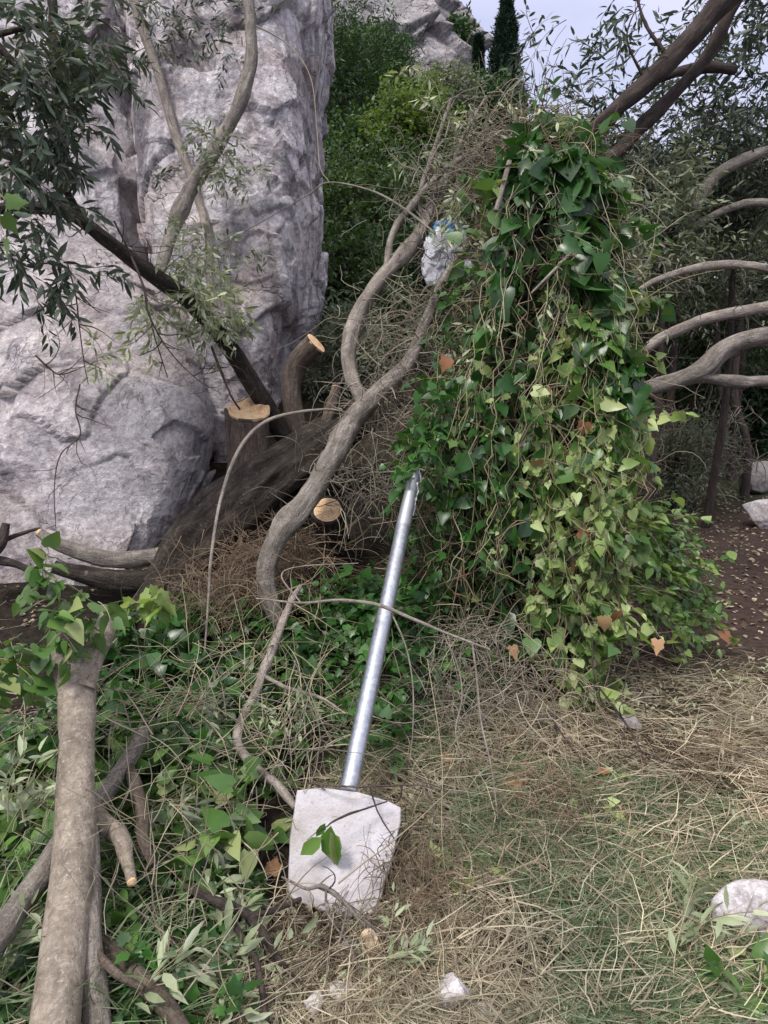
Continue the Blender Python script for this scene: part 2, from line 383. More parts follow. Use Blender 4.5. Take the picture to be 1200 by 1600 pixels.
M['twig_red'] = leaf_mat('twig_red', [(.06, .038, .03), (.11, .07, .05), (.17, .115, .08), (.25, .19, .14)], None, 0, .8, .2)
M['vine'] = leaf_mat('vine', [(.17, .14, .09), (.25, .21, .14), (.34, .30, .21)], None, 0, .6, .3)
M['bark_dark'] = bark_mat('bark_dark', (.019, .015, .012), (.055, .045, .038), (.125, .105, .09), .92, 1.8, ((.22, .18, .14), 30, .60))
M['bark_grey'] = bark_mat('bark_grey', (.10, .086, .076), (.225, .20, .178), (.36, .33, .295), .82, .9, ((.36, .34, .29), 14, .60))
M['bark_brown'] = bark_mat('bark_brown', (.05, .039, .033), (.125, .098, .08), (.22, .175, .145), .85, .9)
M['bark_pale'] = bark_mat('bark_pale', (.14, .118, .105), (.27, .238, .21), (.40, .365, .33), .85, .7, ((.45, .42, .37), 12, .62))
M['bark_umber'] = bark_mat('bark_umber', (.03, .024, .022), (.065, .05, .045), (.11, .088, .078), .9, 1.0)  # low-contrast dark brown bark
M['bark_smooth'] = bark_mat('bark_smooth', (.17, .14, .112), (.275, .232, .19), (.38, .335, .285), .75, .45, ((.46, .42, .36), 70, .58), .9)
M['stem_green'] = leaf_mat('stem_green', [(.05, .05, .022), (.09, .085, .04), (.15, .13, .075)], None, 0, .6, .3)
M['wood'] = wood_mat()
M['rock'] = rock_mat('rock', (.40, .365, .375), (.225, .205, .215), (.52, .49, .495), (.42, .30, .25), 1.0, .35)
M['rock_tall'] = rock_mat('rock_tall', (.42, .39, .405), (.175, .162, .174), (.62, .59, .605), (.42, .30, .225), 1.1, .8)
M['rock_far'] = rock_mat('rock_far', (.24, .225, .235), (.12, .115, .125), (.36, .34, .35), (.28, .23, .20), .22, .6)
M['stone'] = rock_mat('stone', (.21, .19, .185), (.12, .105, .10), (.29, .27, .26), (.24, .18, .14), 3, .1, .02)
M['stone_white'] = rock_mat('stone_white', (.47, .44, .45), (.28, .25, .25), (.58, .55, .56), (.42, .33, .25), 3, .1, .02)

# ------------------------------------------------------------------ terrain
RY = [-8, 1.2, 1.9, 2.6, 3.2, 4.0, 4.6, 5.2, 6, 8, 10, 14, 20, 26, 40, 95]
RZ = [0, .02, .05, .14, .34, .72, .98, 1.18, 1.4, 1.9, 2.7, 4.9, 8.5, 11.5, 18, 34]
def gz(x, y, fine=True):
    x = np.asarray(x, float); y = np.asarray(y, float)
    ramp = np.interp(y, RY, RZ)
    sh = np.where(y < 6, sstep(1.1, -.25, x), 0) + np.where(y >= 6, sstep(.30, .08, x / np.maximum(y, .1)), 0)
    edge = 1.1 + np.clip(y - 4, 0, 20) * .22
    sh = sstep(1.0, 0.0, (x + .25) / (edge + .25))
    low = np.clip(y - 9, 0, 200) * .13
    z = np.maximum(ramp * sh, low * (1 - sh) + ramp * sh * 1.0)
    p = np.stack([x, y, 0 * x], -1)
    z = z + .05 * fbm(p * .9, 3, 3) * sstep(.5, 2, y)
    if fine: z = z + .018 * fbm(p * 6, 3, 5) + np.clip(y - 8, 0, 30) * .03 * fbm(p * .35, 3, 8)
    return z

def hit(px, py):
    """where a line of sight meets the terrain (used only to read the ground distance off the photograph)"""
    d = np.linspace(1, 25, 1400); q = np.array([P(px, py, a) for a in d]); k = np.argmax(q[:, 2] < gz(q[:, 0], q[:, 1]))
    return q[k], d[k]

def path_mask(x, y):
    e = .9 + .22 * np.clip(y - 3, 0, 10) + .15 * fbm(np.stack([x, y, 0 * x], -1) * 1.3, 3, 21)
    return sstep(e - .1, e + .35, x) * sstep(3.0, 3.7, y + .25 * fbm(np.stack([x, y, 0 * x], -1) * 1.7, 3, 22)) * sstep(16, 10, y)

ux = np.linspace(-1, 1, 361); gx = 4.0 * ux + 76 * ux ** 5
uy = np.linspace(0, 1, 421); gy = -8 + 8 * np.clip(uy / .1, 0, 1) + np.where(uy > .1, ((uy - .1) / .9) * 8 + 87 * ((uy - .1) / .9) ** 4, 0)
X, Y = np.meshgrid(gx, gy); Z = gz(X, Y)
g = G(); nx, ny = len(gx), len(gy); i = np.arange(ny - 1)[:, None] * nx; j = np.arange(nx - 1)[None]
g.add(np.stack([X, Y, Z], -1), np.stack([i + j, i + j + 1, i + nx + j + 1, i + nx + j], -1), np.full((nx - 1) * (ny - 1), 4), 0,
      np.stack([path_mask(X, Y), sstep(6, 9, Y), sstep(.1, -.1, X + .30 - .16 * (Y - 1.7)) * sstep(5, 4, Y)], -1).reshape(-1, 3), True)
m, t = mat_new('earth'); q = N_(t); o = q.n('TexCoord').outputs['Object']
am = q.n('SeparateXYZ'); q.link(q.n('Attribute', attribute_name='bark').outputs['Vector'], am.inputs[0])
n1 = q.noise(o, 3.5, 6, .65); n2 = q.noise(o, 22, 6, .7); n3 = q.noise(o, 90, 4, .7)
thatch = q.ramp(n2, [(.3, (.025, .018, .012)), (.5, (.06, .044, .028)), (.7, (.13, .10, .065))])
thatch = q.mix(q.ramp(n1, [(.4, (0, 0, 0)), (.65, (.7, .7, .7))]), thatch, (.04, .036, .022))
soil = q.ramp(n2, [(.3, (.04, .026, .022)), (.55, (.075, .050, .042)), (.75, (.115, .083, .07))])
soil = q.mix(q.ramp(n3, [(.62, (0, 0, 0)), (.7, (.5, .5, .5))]), soil, (.19, .15, .12))
c = q.mix(am.outputs[0], thatch, soil)
c = q.mix(am.outputs[2], c, q.ramp(n2, [(.35, (.014, .011, .009)), (.6, (.035, .027, .02)), (.75, (.07, .052, .038))]))  # leaf mould under the undergrowth, darkened to carry the shade between its leaves
c = q.mix(am.outputs[1], c, q.ramp(n1, [(.3, (.03, .035, .018)), (.7, (.07, .075, .035))]))
q.finish(c, .95, q.bump(q.math('ADD', n2, q.math('MULTIPLY', n3, .5)), .9, .03), 0, .15)
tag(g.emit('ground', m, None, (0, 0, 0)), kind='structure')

# ------------------------------------------------------------------ rocks
class Loft:
    def __init__(s, rows, e=.7):
        rows = np.array(rows, float); a = np.array([P(r[1], r[0], r[3]) for r in rows]); b = np.array([P(r[2], r[0], r[3]) for r in rows])
        s.k = cat(np.column_stack([(a[:, 0] + b[:, 0]) / 2, (b[:, 0] - a[:, 0]) / 2, a[:, 1], a[:, 2], rows[:, 4]]), 300); s.e = e
    def at(s, t, th, scale=1.0):
        f = np.clip(t, 0, 1) * 299; q = [np.interp(f, np.arange(300), s.k[:, c]) for c in range(5)]
        sn, cs = np.sin(th), np.cos(th); pw = lambda v: np.sign(v) * np.abs(v) ** s.e
        p = np.stack([q[0] + q[1] * pw(sn) * scale, q[2] - q[4] * pw(cs) * scale, q[3] + 0 * th], -1)
        o = nrm(np.stack([pw(sn) / np.maximum(q[1], .05), -pw(cs) / np.maximum(q[4], .05), 0 * sn], -1)); return p, o

def loft_rock(name, label, rows, mat_, amp, freq, seed, e=.6, nt_=240, na=320, kind=None, cat_='rock', fine=.02):
    L = Loft(rows, e); T_, A_ = np.meshgrid(np.linspace(0, 1, nt_), np.linspace(0, 2 * math.pi, na, endpoint=False), indexing='ij')
    p, o = L.at(T_, A_)
    pw_ = p + .18 / freq * np.stack([fbm(p * freq * 1.7 + k, 3, seed + 60 + k) for k in (0, 1, 2)], -1)
    val, edge = cells(pw_ * freq, seed); v2, e2 = cells(pw_ * freq * 2.7 + 5, seed + 31)
    rid = 1 - np.abs(fbm(p * freq * 3.2, 4, seed + 40, .6)) * 2.2
    disp = amp * (.35 * fbm(p * freq * .6, 4, seed) + .85 * val + .34 * v2 - .16 * np.clip(.06 - edge, 0, 1) / .06 + .10 * fbm(p * freq * 4, 4, seed + 3, .65) + fine * rid)
    p = p + o * disp[..., None]; p[..., 2] += .3 * disp
    g = G(); i = np.arange(nt_ - 1)[:, None] * na; j = np.arange(na)[None]; j2 = (j + 1) % na
    g.add(p, np.stack([i + j, i + j2, i + na + j2, i + na + j], -1)[..., ::-1], np.full((nt_ - 1) * na, 4), 0, None, True)
    g.add(p[0], np.arange(na), [na]); g.add(p[-1], np.arange(na)[::-1], [na])
    return tag(g.emit(name, mat_), label, cat_ if not kind else None, None, kind)

loft_rock('boulder', 'broad purple grey boulder filling the left side below the dark diagonal branch',
    [(318, -60, 60, 4.75, .25), (340, -160, 125, 4.75, .45), (390, -250, 200, 4.7, .6), (450, -300, 270, 4.65, .7), (520, -300, 320, 4.6, .75), (600, -300, 350, 4.55, .8),
     (680, -300, 352, 4.5, .85), (760, -300, 330, 4.45, .85), (850, -300, 300, 4.4, .85), (960, -300, 275, 4.4, .85), (1060, -300, 260, 4.4, .85)], M['rock'], .10, 1.0, 4, .38, 320, 400)
loft_rock('rock_face', 'grey streaked limestone face rising behind the olive sprays, left of the dark crevice',
    [(-420, -330, 190, 5.6, .8), (-150, -330, 215, 5.6, .9), (0, -330, 228, 5.6, .9), (150, -330, 236, 5.55, .9), (300, -330, 254, 5.5, .9), (420, -330, 270, 5.5, .9), (560, -330, 300, 5.5, .9), (760, -330, 320, 5.5, .9)],
    M['rock_tall'], .09, 1.3, 14, .6, 320, 400)
loft_rock('rock_slab', 'tall pale limestone slab with a clean right edge beside the green hillside',
    [(-420, 330, 520, 5.7, .7), (-150, 255, 514, 5.6, .9), (0, 240, 508, 5.5, 1.0), (100, 245, 503, 5.4, 1.0), (200, 250, 494, 5.35, 1.0), (300, 258, 497, 5.3, 1.0), (400, 266, 498, 5.25, 1.0),
     (480, 285, 488, 5.2, .95), (540, 300, 466, 5.15, .9), (610, 310, 440, 5.1, .8), (690, 320, 420, 5.1, .7), (780, 330, 410, 5.1, .6)], M['rock_tall'], .075, 1.7, 24, .5, 400, 460, fine=.10)
loft_rock('cliff', None, [(-300, 500, 640, 46, 5), (-60, 500, 672, 45, 6), (10, 500, 690, 44, 6), (60, 500, 708, 43, 6), (120, 500, 722, 42, 6), (180, 500, 740, 41, 6), (300, 500, 760, 40, 6)],
    M['rock_far'], 1.6, .22, 44, .7, 200, 260, 'structure')

def stone(name, label, px, py, wpx, hpx, mat_, seed, dep=.8, sink=.15, group=None):
    c, d = hit(px, py + hpx / 2); r = np.array([wpx / 2 * d / F, wpx / 2 * d / F * dep, hpx / 2 * d / F])
    nt_, na = 90, 120; T_, A_ = np.meshgrid(np.linspace(0, math.pi, nt_), np.linspace(0, 2 * math.pi, na, endpoint=False), indexing='ij')
    pw = lambda v, k: np.sign(v) * np.abs(v) ** k
    u = np.stack([pw(np.sin(T_), .8) * pw(np.cos(A_), .8), pw(np.sin(T_), .8) * pw(np.sin(A_), .8), pw(np.cos(T_), .8)], -1)
    rs = np.random.RandomState(seed); pn = nrm(rs.normal(size=(10, 3))); ph = rs.uniform(.6, .95, 10)
    un = nrm(u); rr = (1 / 1.12) ** 30
    for k in range(10): rr = rr + (np.maximum(un @ pn[k], .02) / ph[k]) ** 30
    rr = rr ** (-1 / 30.) * (1 + .035 * fbm(un * 3, 3, seed) + .012 * fbm(un * 12, 3, seed + 1))
    p = un * rr[..., None] * r + c + np.array([0, r[1] * .6, r[2] * (1 - sink * 2)])
    g = G(); i = np.arange(nt_ - 1)[:, None] * na; j = np.arange(na)[None]; j2 = (j + 1) % na
    g.add(p, np.stack([i + j, i + na + j, i + na + j2, i + j2], -1), np.full((nt_ - 1) * na, 4), 0, None, True)
    return tag(g.emit(name, mat_), label, 'stone', group)

stone('stone', 'angular grey block at the right edge beside the path, upper of two', 1196, 745, 66, 56, M['stone'], 3)
stone('stone', 'rounded pale boulder on the path edge, just below the angular block', 1206, 800, 78, 52, M['stone_white'], 5)
stone('stone', 'large whitish stone in the grass at the lower right edge', 1186, 1440, 124, 100, M['stone_white'], 31, .6, .0)
stone('stone', 'small white stone at the bottom, left of its angular neighbour', 490, 1575, 40, 44, M['stone_white'], 11, .8, .0)
stone('stone', 'angular white stone with a twig lying over it', 537, 1560, 52, 40, M['stone_white'], 13, .8, .0)
stone('stone', 'small round grey stone under the white slab', 545, 1486, 30, 34, M['stone'], 17, .8, .0)
stone('stone', 'tan orange stone beside the round grey pebble', 578, 1480, 38, 48, rock_mat('stone_tan', (.52, .38, .24), (.34, .22, .13), (.66, .54, .40), (.5, .32, .18), 6, .1, .03), 19, .8, .0)
stone('stone', 'half buried whitish stone below the fallen thorny twig', 708, 1560, 66, 60, M['stone_white'], 23, .8, .05)
stone('stone', 'small pale stone in the dry grass under the leafy heap', 985, 1134, 40, 22, M['stone'], 27, .8, .0)
stone('stone', 'flat white chip of stone at the bottom edge beside the half buried stone', 752, 1585, 44, 26, M['stone_white'], 37, .8, .0)
stone('stone', 'small pale stone among the sticks left below the white slab', 405, 1475, 30, 22, M['stone'], 41, .8, -.3)
stone('stone', 'pale stone wedged at the foot of the big boulder', 20, 850, 70, 46, M['stone'], 29)

# ------------------------------------------------------------------ branches, logs and stumps
def lie(px, py, lift):
    """a point on this line of sight that is `lift` above the ground"""
    d = np.linspace(1, 9, 1600); q = np.array([P(px, py, a) for a in d]); k = np.argmax(q[:, 2] < gz(q[:, 0], q[:, 1], False) + lift); return d[k]
def route(pts, n):
    pts = [(a, b, d if d > 0 else lie(a, b, -d), w) for a, b, d, w in pts]
    k = cat([(*P(a, b, d), (w if w > 9 else w * (.55 + .05 * w)) / 2 * d / F) for a, b, d, w in pts], n); return k[:, :3], np.maximum(k[:, 3], .0009)

def cut_face(parent, c, axis, r, seed, tilt=0., name='cut_face', notch=False):
    """sawn end: a slightly domed disc just proud of the stem"""
    ax = nrm(np.asarray(axis, float)); g = G(); rings, sd = 6, 36; a = np.linspace(0, 2 * math.pi, sd, endpoint=False)
    rad = 1 + .07 * fbm(np.stack([np.cos(a), np.sin(a), 0 * a + seed], -1) * 1.6, 3, seed)
    v = [(0, 0, .004)]
    for k in range(1, rings + 1):
        for q_ in range(sd):
            h = .004 * (1 - (k / rings) ** 2)
            if notch and math.cos(a[q_] - 1.2) * k / rings > .25: h += .10 * r * 2 * (.6 + .4 * math.sin(a[q_] * 5))
            v.append((r * rad[q_] * k / rings * math.cos(a[q_]), r * rad[q_] * k / rings * math.sin(a[q_]), h))
    for q_ in range(sd): v.append((r * rad[q_] * 1.0 * math.cos(a[q_]), r * rad[q_] * math.sin(a[q_]), -.012))
    lp, tt = [], []
    for q_ in range(sd):
        lp += [0, 1 + q_, 1 + (q_ + 1) % sd]; tt.append(3)
    for k in range(rings):
        for q_ in range(sd):
            b = 1 + k * sd; lp += [b + q_, b + sd + q_, b + sd + (q_ + 1) % sd, b + (q_ + 1) % sd]; tt.append(4)
    g.add(np.array(v), lp, tt, 0, None, False)
    o = g.emit(name, M['wood'], None, (0, 0, 0)); o.parent = parent
    o.rotation_mode = 'QUATERNION'; o.rotation_quaternion = Vector(ax).to_track_quat('Z', 'Y')
    o.location = Vector(c + ax * .003) - parent.location
    return o

BR = {}
WS = .79
def branch(name, label, pts, mat_, n=70, sides=16, rough=.09, seed=0, cut=(), cat_='branch', forks=(), twigs=0, group=None, foliage=None, cutscale=1.0):
    path, rad = route(pts, n); BR[seed] = path; rad = rad * WS
    simple = not cut and not foliage
    g = G(); tube(g, path, rad, sides, rough, seed)
    for fk in forks:
        p2, r2 = route(fk, max(20, n // 2)); tube(g, p2, r2 * WS, max(8, sides - 4), rough, seed + 50)
    if twigs:
        pos, tg = along(path[None], twigs, .15, .97, False); dr = nrm(np.cross(tg, RS.normal(size=tg.shape)) + tg * .6)
        pp = curly(pos, dr, RS.uniform(.06, .28, twigs), 8, .25, .02); tubes(g, pp, RS.uniform(.0018, .004, twigs), .0008, 5)
    if simple: return tag(g.emit(name, mat_, None, path[0]), label, cat_, group)
    root = thing(name, label, cat_, path[0], group); g.emit('stem', mat_, root)
    if 'start' in cut: cut_face(root, path[0], path[0] - path[2], rad[0] * cutscale, seed)
    if 'end' in cut: cut_face(root, path[-1], path[-1] - path[-3], rad[-1] * cutscale, seed + 1)
    if foliage: foliage(root, path)
    return root

# the big dark fallen trunk and the limbs in the middle
branch('fallen_tree', 'thick dark rough trunk lying diagonally up from the foot of the boulder',
    [(225, 985, 3.45, 95), (262, 920, 3.5, 105), (300, 860, 3.58, 112), (365, 800, 3.7, 112), (440, 738, 3.85, 100), (510, 690, 4.0, 88), (570, 650, 4.15, 74), (640, 600, 4.35, 60)],
    M['bark_dark'], 200, 80, .17, 1, cat_='trunk', forks=[[(300, 905, 3.55, 60), (380, 850, 3.7, 62), (450, 790, 3.88, 56), (520, 730, 4.05, 50)]])
branch('bent_limb', 'curving grey limb sweeping up from the ground in front of the dark trunk',
    [(436, 975, 3.1, 26), (418, 930, 3.08, 34), (416, 885, 3.1, 38), (437, 833, 3.15, 42), (478, 783, 3.25, 44), (518, 717, 3.35, 43), (548, 662, 3.45, 42), (582, 622, 3.5, 40), (618, 590, 3.52, 33), (645, 555, 3.54, 26),
     (664, 505, 3.55, 23), (690, 445, 3.57, 20), (722, 395, 3.6, 16), (765, 330, 3.64, 11), (800, 262, 3.68, 8)],
    M['bark_grey'], 130, 22, .11, 2, cat_='branch', twigs=34)
branch('forked_limb', 'pale grey limb rising from the bent limb past the plastic bag',
    [(572, 640, 3.5, 30), (550, 590, 3.55, 27), (544, 545, 3.6, 26), (560, 490, 3.65, 27), (600, 430, 3.7, 28), (640, 392, 3.75, 27), (664, 355, 3.8, 22), (682, 300, 3.85, 17), (720, 258, 3.9, 14), (775, 236, 3.92, 10), (830, 215, 3.95, 7)],
    M['bark_pale'], 110, 18, .10, 3, cat_='branch', twigs=30, forks=[[(604, 425, 3.7, 13), (612, 370, 3.72, 13), (640, 325, 3.75, 14), (690, 270, 3.78, 12), (740, 235, 3.8, 9), (790, 200, 3.82, 5)],
    [(668, 350, 3.8, 11), (655, 310, 3.78, 10), (680, 230, 3.75, 9), (705, 155, 3.72, 7)], [(700, 280, 3.85, 8), (725, 210, 3.9, 7), (760, 150, 3.95, 5)]])
branch('sawn_limb', 'short brown limb with a slanted sawn top in front of the pale slab',
    [(470, 700, 4.2, 40), (458, 640, 4.2, 38), (455, 600, 4.2, 40), (466, 565, 4.18, 44), (494, 536, 4.13, 46)], M['bark_brown'], 50, 22, .06, 4, ('end',), 'branch')
branch('sawn_limb', 'small thin sawn stub beside the pale limb, behind the dark trunk',
    [(500, 690, 4.0, 26), (514, 650, 4.0, 24), (527, 605, 4.0, 22)], M['bark_brown'], 30, 16, .06, 5, ('end',), 'branch')
def stump(label, pts, seed, notch, mat_):
    path, rad = route(pts, 40); root = thing('tree_stump', label, 'stump', path[0]); g = G(); tube(g, path, rad, 40, .06, seed); g.emit('stem', mat_, root)
    cut_face(root, path[-1], path[-1] - path[-3], rad[-1], seed, 0, 'cut_face', notch)
stump('thick brown tree stump with a fresh orange cut against the boulder', [(388, 800, 4.02, 88), (390, 745, 4.0, 72), (390, 690, 3.98, 66), (389, 655, 3.955, 65), (389, 642, 3.93, 64)], 6, True, M['bark_brown'])
stump('low dark stump with a round fresh cut facing out, right of the bent limb', [(519, 862, 3.75, 46), (515, 830, 3.6, 44), (512, 797, 3.42, 43)], 7, False, M['bark_dark'])
branch('split_stem', 'thin split stem standing against the left side of the thick stump', [(372, 780, 3.95, 14), (362, 720, 3.93, 14), (355, 638, 3.92, 13)], M['bark_brown'], 30, 10, .06, 8, ('end',), 'stem')

# upper left branches with olive leaves
def cluster(cl, leafT, size, nleaf, mats, length=.22, droop=.35, stem=.0016, dirb=(0, -.2, 0), leafn=None):
    """twigs with leaves bursting from several spots: returns stem and leaf geometry"""
    gs, gl = G(), G()
    for (px, py, d, spread, n) in cl:
        c = P(px, py, d); st = c + RS.normal(size=(n, 3)) * spread * .45
        dr = nrm(nrm(st - c) * .9 + RS.normal(size=(n, 3)) * .5 + np.array(dirb)); ln = RS.uniform(.6, 1.2, n) * length
        pp = curly(st, dr, ln, 7, .18, droop * .35); tubes(gs, pp, stem, stem * .5, 4)
        spray_leaves(gl, leafT, pp, nleaf, size, 0, .75, .6, .15)
    return gs, gl
def fol(cl, T, size, nleaf, leafm, length=.22, droop=.35, stemm='twig', dirb=(0, -.2, 0)):
    def f(root, path):
        gs, gl = cluster(cl, T, size, nleaf, None, length, droop, .0016, dirb)
        gs.emit('twigs', M[stemm], root); gl.emit('leaves', M[leafm], root)
    return f

branch('dark_branch', 'long dark olive branch slanting from the dark trunk up to the left edge',
    [(455, 700, 4.15, 32), (425, 650, 4.05, 36), (395, 600, 3.95, 36), (352, 535, 3.8, 34), (300, 475, 3.65, 33), (240, 430, 3.5, 31), (175, 380, 3.38, 28), (110, 335, 3.25, 24), (50, 325, 3.15, 22), (-60, 330, 3.0, 18)],
    M['bark_dark'], 110, 20, .08, 9, (), 'branch', forks=[[(130, 345, 3.3, 16), (95, 290, 3.2, 15), (40, 255, 3.1, 14), (-40, 225, 3.0, 13)], [(105, 300, 3.2, 16), (95, 200, 3.2, 18), (85, 90, 3.2, 18), (80, -30, 3.2, 18)]],
    twigs=16, foliage=fol([(320, 455, 3.6, .10, 16), (345, 480, 3.65, .09, 16), (335, 515, 3.65, .07, 12), (300, 430, 3.5, .09, 10), (245, 490, 3.5, .05, 7), (150, 555, 3.5, .03, 4), (235, 520, 3.5, .03, 4)], OLIVE, .058, 13, 'olive_pale', .16, .5))
gs, gl = cluster([(20, 30, 2.7, .12, 12), (70, 70, 2.8, .12, 14), (150, 60, 3.0, .12, 12), (35, 150, 2.7, .13, 16), (60, 200, 2.7, .12, 18), (90, 175, 2.8, .1, 10), (120, 110, 2.9, .1, 10), (20, 260, 2.6, .1, 12),
                  (80, 310, 2.9, .12, 10), (115, 215, 2.9, .06, 6), (15, 385, 2.7, .06, 6), (50, 430, 2.8, .06, 7), (110, 420, 2.9, .06, 6), (15, 90, 2.6, .1, 9), (150, 20, 3.0, .1, 8)], OLIVE, .066, 16, None, .2, .5)
root = thing('olive_branch', 'dark leafy olive branch hanging in at the upper left corner', 'branch', P(-90, 20, 2.7))
g = G(); p_, r_ = route([(-90, 20, 2.7, 16), (-20, 60, 2.72, 13), (40, 120, 2.75, 9), (70, 190, 2.78, 6), (90, 250, 2.8, 3)], 40); tube(g, p_, r_, 8, .08, 12)
p_, r_ = route([(-60, 300, 2.65, 12), (0, 262, 2.65, 9), (60, 300, 2.8, 6), (110, 350, 2.9, 4)], 30); tube(g, p_, r_, 8, .08, 13)
p_, r_ = route([(-30, 60, 2.7, 10), (60, 40, 2.8, 8), (150, 30, 3.0, 5), (190, 60, 3.0, 3)], 30); tube(g, p_, r_, 8, .08, 14)
g.emit('stem', M['bark_dark'], root); gs.emit('twigs', M['twig'], root); gl.emit('leaves', M['olive_dark'], root)

branch('upright_branch', 'upright grey brown branch curving up to the top edge before the pale slab',
    [(244, 436, 3.52, 20), (256, 405, 3.75, 23), (270, 362, 3.95, 25), (292, 308, 4.0, 28), (322, 255, 4.0, 30), (350, 205, 4.0, 26), (375, 155, 4.0, 25), (392, 95, 4.0, 25), (390, 30, 4.0, 22), (384, -60, 4.0, 20)],
    M['bark_grey'], 80, 18, .07, 15, (), 'branch', twigs=8, foliage=fol([(340, 235, 3.9, .10, 14), (320, 215, 3.95, .07, 8), (365, 265, 3.9, .09, 10), (390, 275, 3.9, .05, 5), (300, 380, 3.9, .10, 14), (330, 390, 3.9, .09, 12), (285, 405, 3.9, .07, 8), (380, 385, 4.0, .06, 5)], OLIVE, .05, 10, 'olive', .16, .4))
branch('upright_branch', 'thin straight pale branch crossing behind the curved upright branch',
    [(318, 492, 3.7, 13), (328, 440, 3.95, 14), (322, 350, 4.2, 16), (300, 285, 4.25, 16), (268, 195, 4.3, 18), (245, 110, 4.3, 19), (222, 45, 4.3, 20), (198, -40, 4.3, 20)],
    M['bark_pale'], 80, 14, .07, 16, (), 'branch', twigs=12, foliage=fol([(270, 20, 4.4, .16, 22), (330, 30, 4.4, .18, 24), (300, 80, 4.5, .14, 16), (350, 95, 4.4, .10, 10), (235, 60, 4.3, .1, 9), (410, 15, 4.4, .08, 6), (200, 90, 4.3, .08, 6), (262, 285, 4.45, .05, 9), (262, 310, 4.45, .05, 8)], OLIVE, .05, 10, 'olive_dark', .2, .35))
branch('thin_twig', 'bare thin twig crossing the face of the pale slab to the hillside', [(340, 385, 4.2, 3), (420, 340, 4.1, 3), (480, 305, 4.0, 3), (515, 285, 3.9, 4), (580, 298, 3.8, 5), (630, 325, 3.7, 6), (680, 365, 3.6, 6)], M['bark_pale'], 50, 6, .05, 17, cat_='twig')
branch('thin_twig', 'drooping twig along the right edge of the pale slab', [(400, 40, 4.2, 4), (450, 70, 4.2, 3.5), (485, 120, 4.2, 3), (495, 200, 4.2, 3), (500, 260, 4.1, 2.5), (514, 284, 4.0, 2)], M['twig'], 50, 6, .05, 18, cat_='twig')

for lb, pts, sd in (('dark thin root hanging down the middle of the big boulder', [(178, 345, 3.3, 5), (205, 400, 3.4, 5), (225, 450, 3.5, 4.5), (240, 520, 3.6, 4), (262, 590, 3.62, 3)], 201),
        ('reddish bare twig drooping from the dark branch over the boulder', [(205, 400, 3.4, 6), (225, 450, 3.3, 6), (232, 490, 3.3, 5), (262, 545, 3.35, 4), (305, 590, 3.4, 3), (345, 615, 3.4, 2)], 202),
        ('thin twig hanging at the left of the boulder below the olive leaves', [(105, 410, 3.0, 4), (118, 460, 3.05, 4), (124, 510, 3.1, 3.5), (132, 570, 3.1, 3), (138, 600, 3.1, 2)], 203),
        ('thin root trailing down the lower left face of the boulder', [(125, 600, 3.4, 4), (118, 640, 3.42, 4), (125, 680, 3.42, 4), (95, 710, 3.42, 3.5), (85, 760, 3.42, 3), (88, 840, 3.4, 2.5)], 204),
        ('short dark twig below the hanging sprig on the boulder', [(55, 555, 3.4, 5), (80, 578, 3.45, 5), (95, 585, 3.45, 4), (120, 578, 3.45, 3)], 205),
        ('thin twig with many shoots at the right of the boulder above the stump', [(330, 540, 3.6, 6), (345, 580, 3.65, 6), (362, 620, 3.7, 5), (375, 640, 3.75, 5)], 206)):
    branch('thin_twig', lb, pts, M['bark_brown'], 50, 6, .1, sd, cat_='twig', twigs=9)
for lb, pts, sd in (('short pale straight stick near the top of the leafy heap', [(796, 252, 3.1, 10), (786, 290, 3.08, 10), (775, 330, 3.06, 10)], 211), ('pale stick slanting across the upper middle of the leafy heap', [(892, 395, 2.98, 8), (860, 428, 2.96, 7), (830, 458, 2.94, 5)], 212)):
    branch('pale_stick', lb, pts, M['bark_pale'], 30, 8, .06, sd, cat_='stick')
# foot of the boulder, left
branch('log', 'smooth grey log lying along the foot of the boulder', [(60, 832, 3.4, 16), (90, 850, 3.4, 26), (140, 870, 3.42, 32), (190, 876, 3.45, 32), (250, 868, 3.5, 34)], M['bark_grey'], 50, 18, .07, 19, ('start',), 'log')
branch('log', 'dark cracked log tucked beneath the smooth grey log', [(85, 885, 3.35, 26), (140, 900, 3.38, 36), (190, 908, 3.42, 38), (240, 905, 3.46, 40)], M['bark_dark'], 50, 18, .14, 20, (), 'log')
branch('log', 'dark broken branch end at the left edge above the log', [(-40, 880, 3.3, 40), (0, 850, 3.3, 26), (10, 818, 3.3, 14)], M['bark_umber'], 30, 12, .12, 21, (), 'log', forks=[[(-10, 850, 3.3, 10), (30, 835, 3.35, 9), (62, 825, 3.4, 6)], [(-40, 870, 3.3, 22), (20, 880, 3.32, 16), (60, 900, 3.35, 10)]])
# lower left foreground
branch('tree_limb', 'smooth tan forked trunk standing in the lower left foreground',
    [(72, 1760, 1.36, 100), (84, 1600, 1.49, 94), (98, 1450, 1.65, 87), (112, 1320, 1.81, 78), (120, 1200, 1.96, 68), (122, 1110, 2.1, 62), (117, 1050, 2.16, 62), (104, 1005, 2.2, 46), (92, 985, 2.22, 30)],
    M['bark_smooth'], 110, 30, .045, 22, (), 'trunk', forks=[[(128, 1075, 2.12, 44), (143, 1030, 2.17, 36), (158, 992, 2.22, 33), (168, 958, 2.27, 27), (171, 948, 2.28, 24)]],
    foliage=None)
branch('cut_branch', 'grey branch passing behind the tan trunk to the left edge', [(-60, 1520, -.16, 54), (0, 1455, -.17, 52), (55, 1380, -.18, 48), (110, 1300, -.2, 44), (165, 1235, -.2, 38), (212, 1165, -.2, 30), (228, 1140, -.2, 24)], M['bark_grey'], 60, 18, .08, 23, cat_='branch')
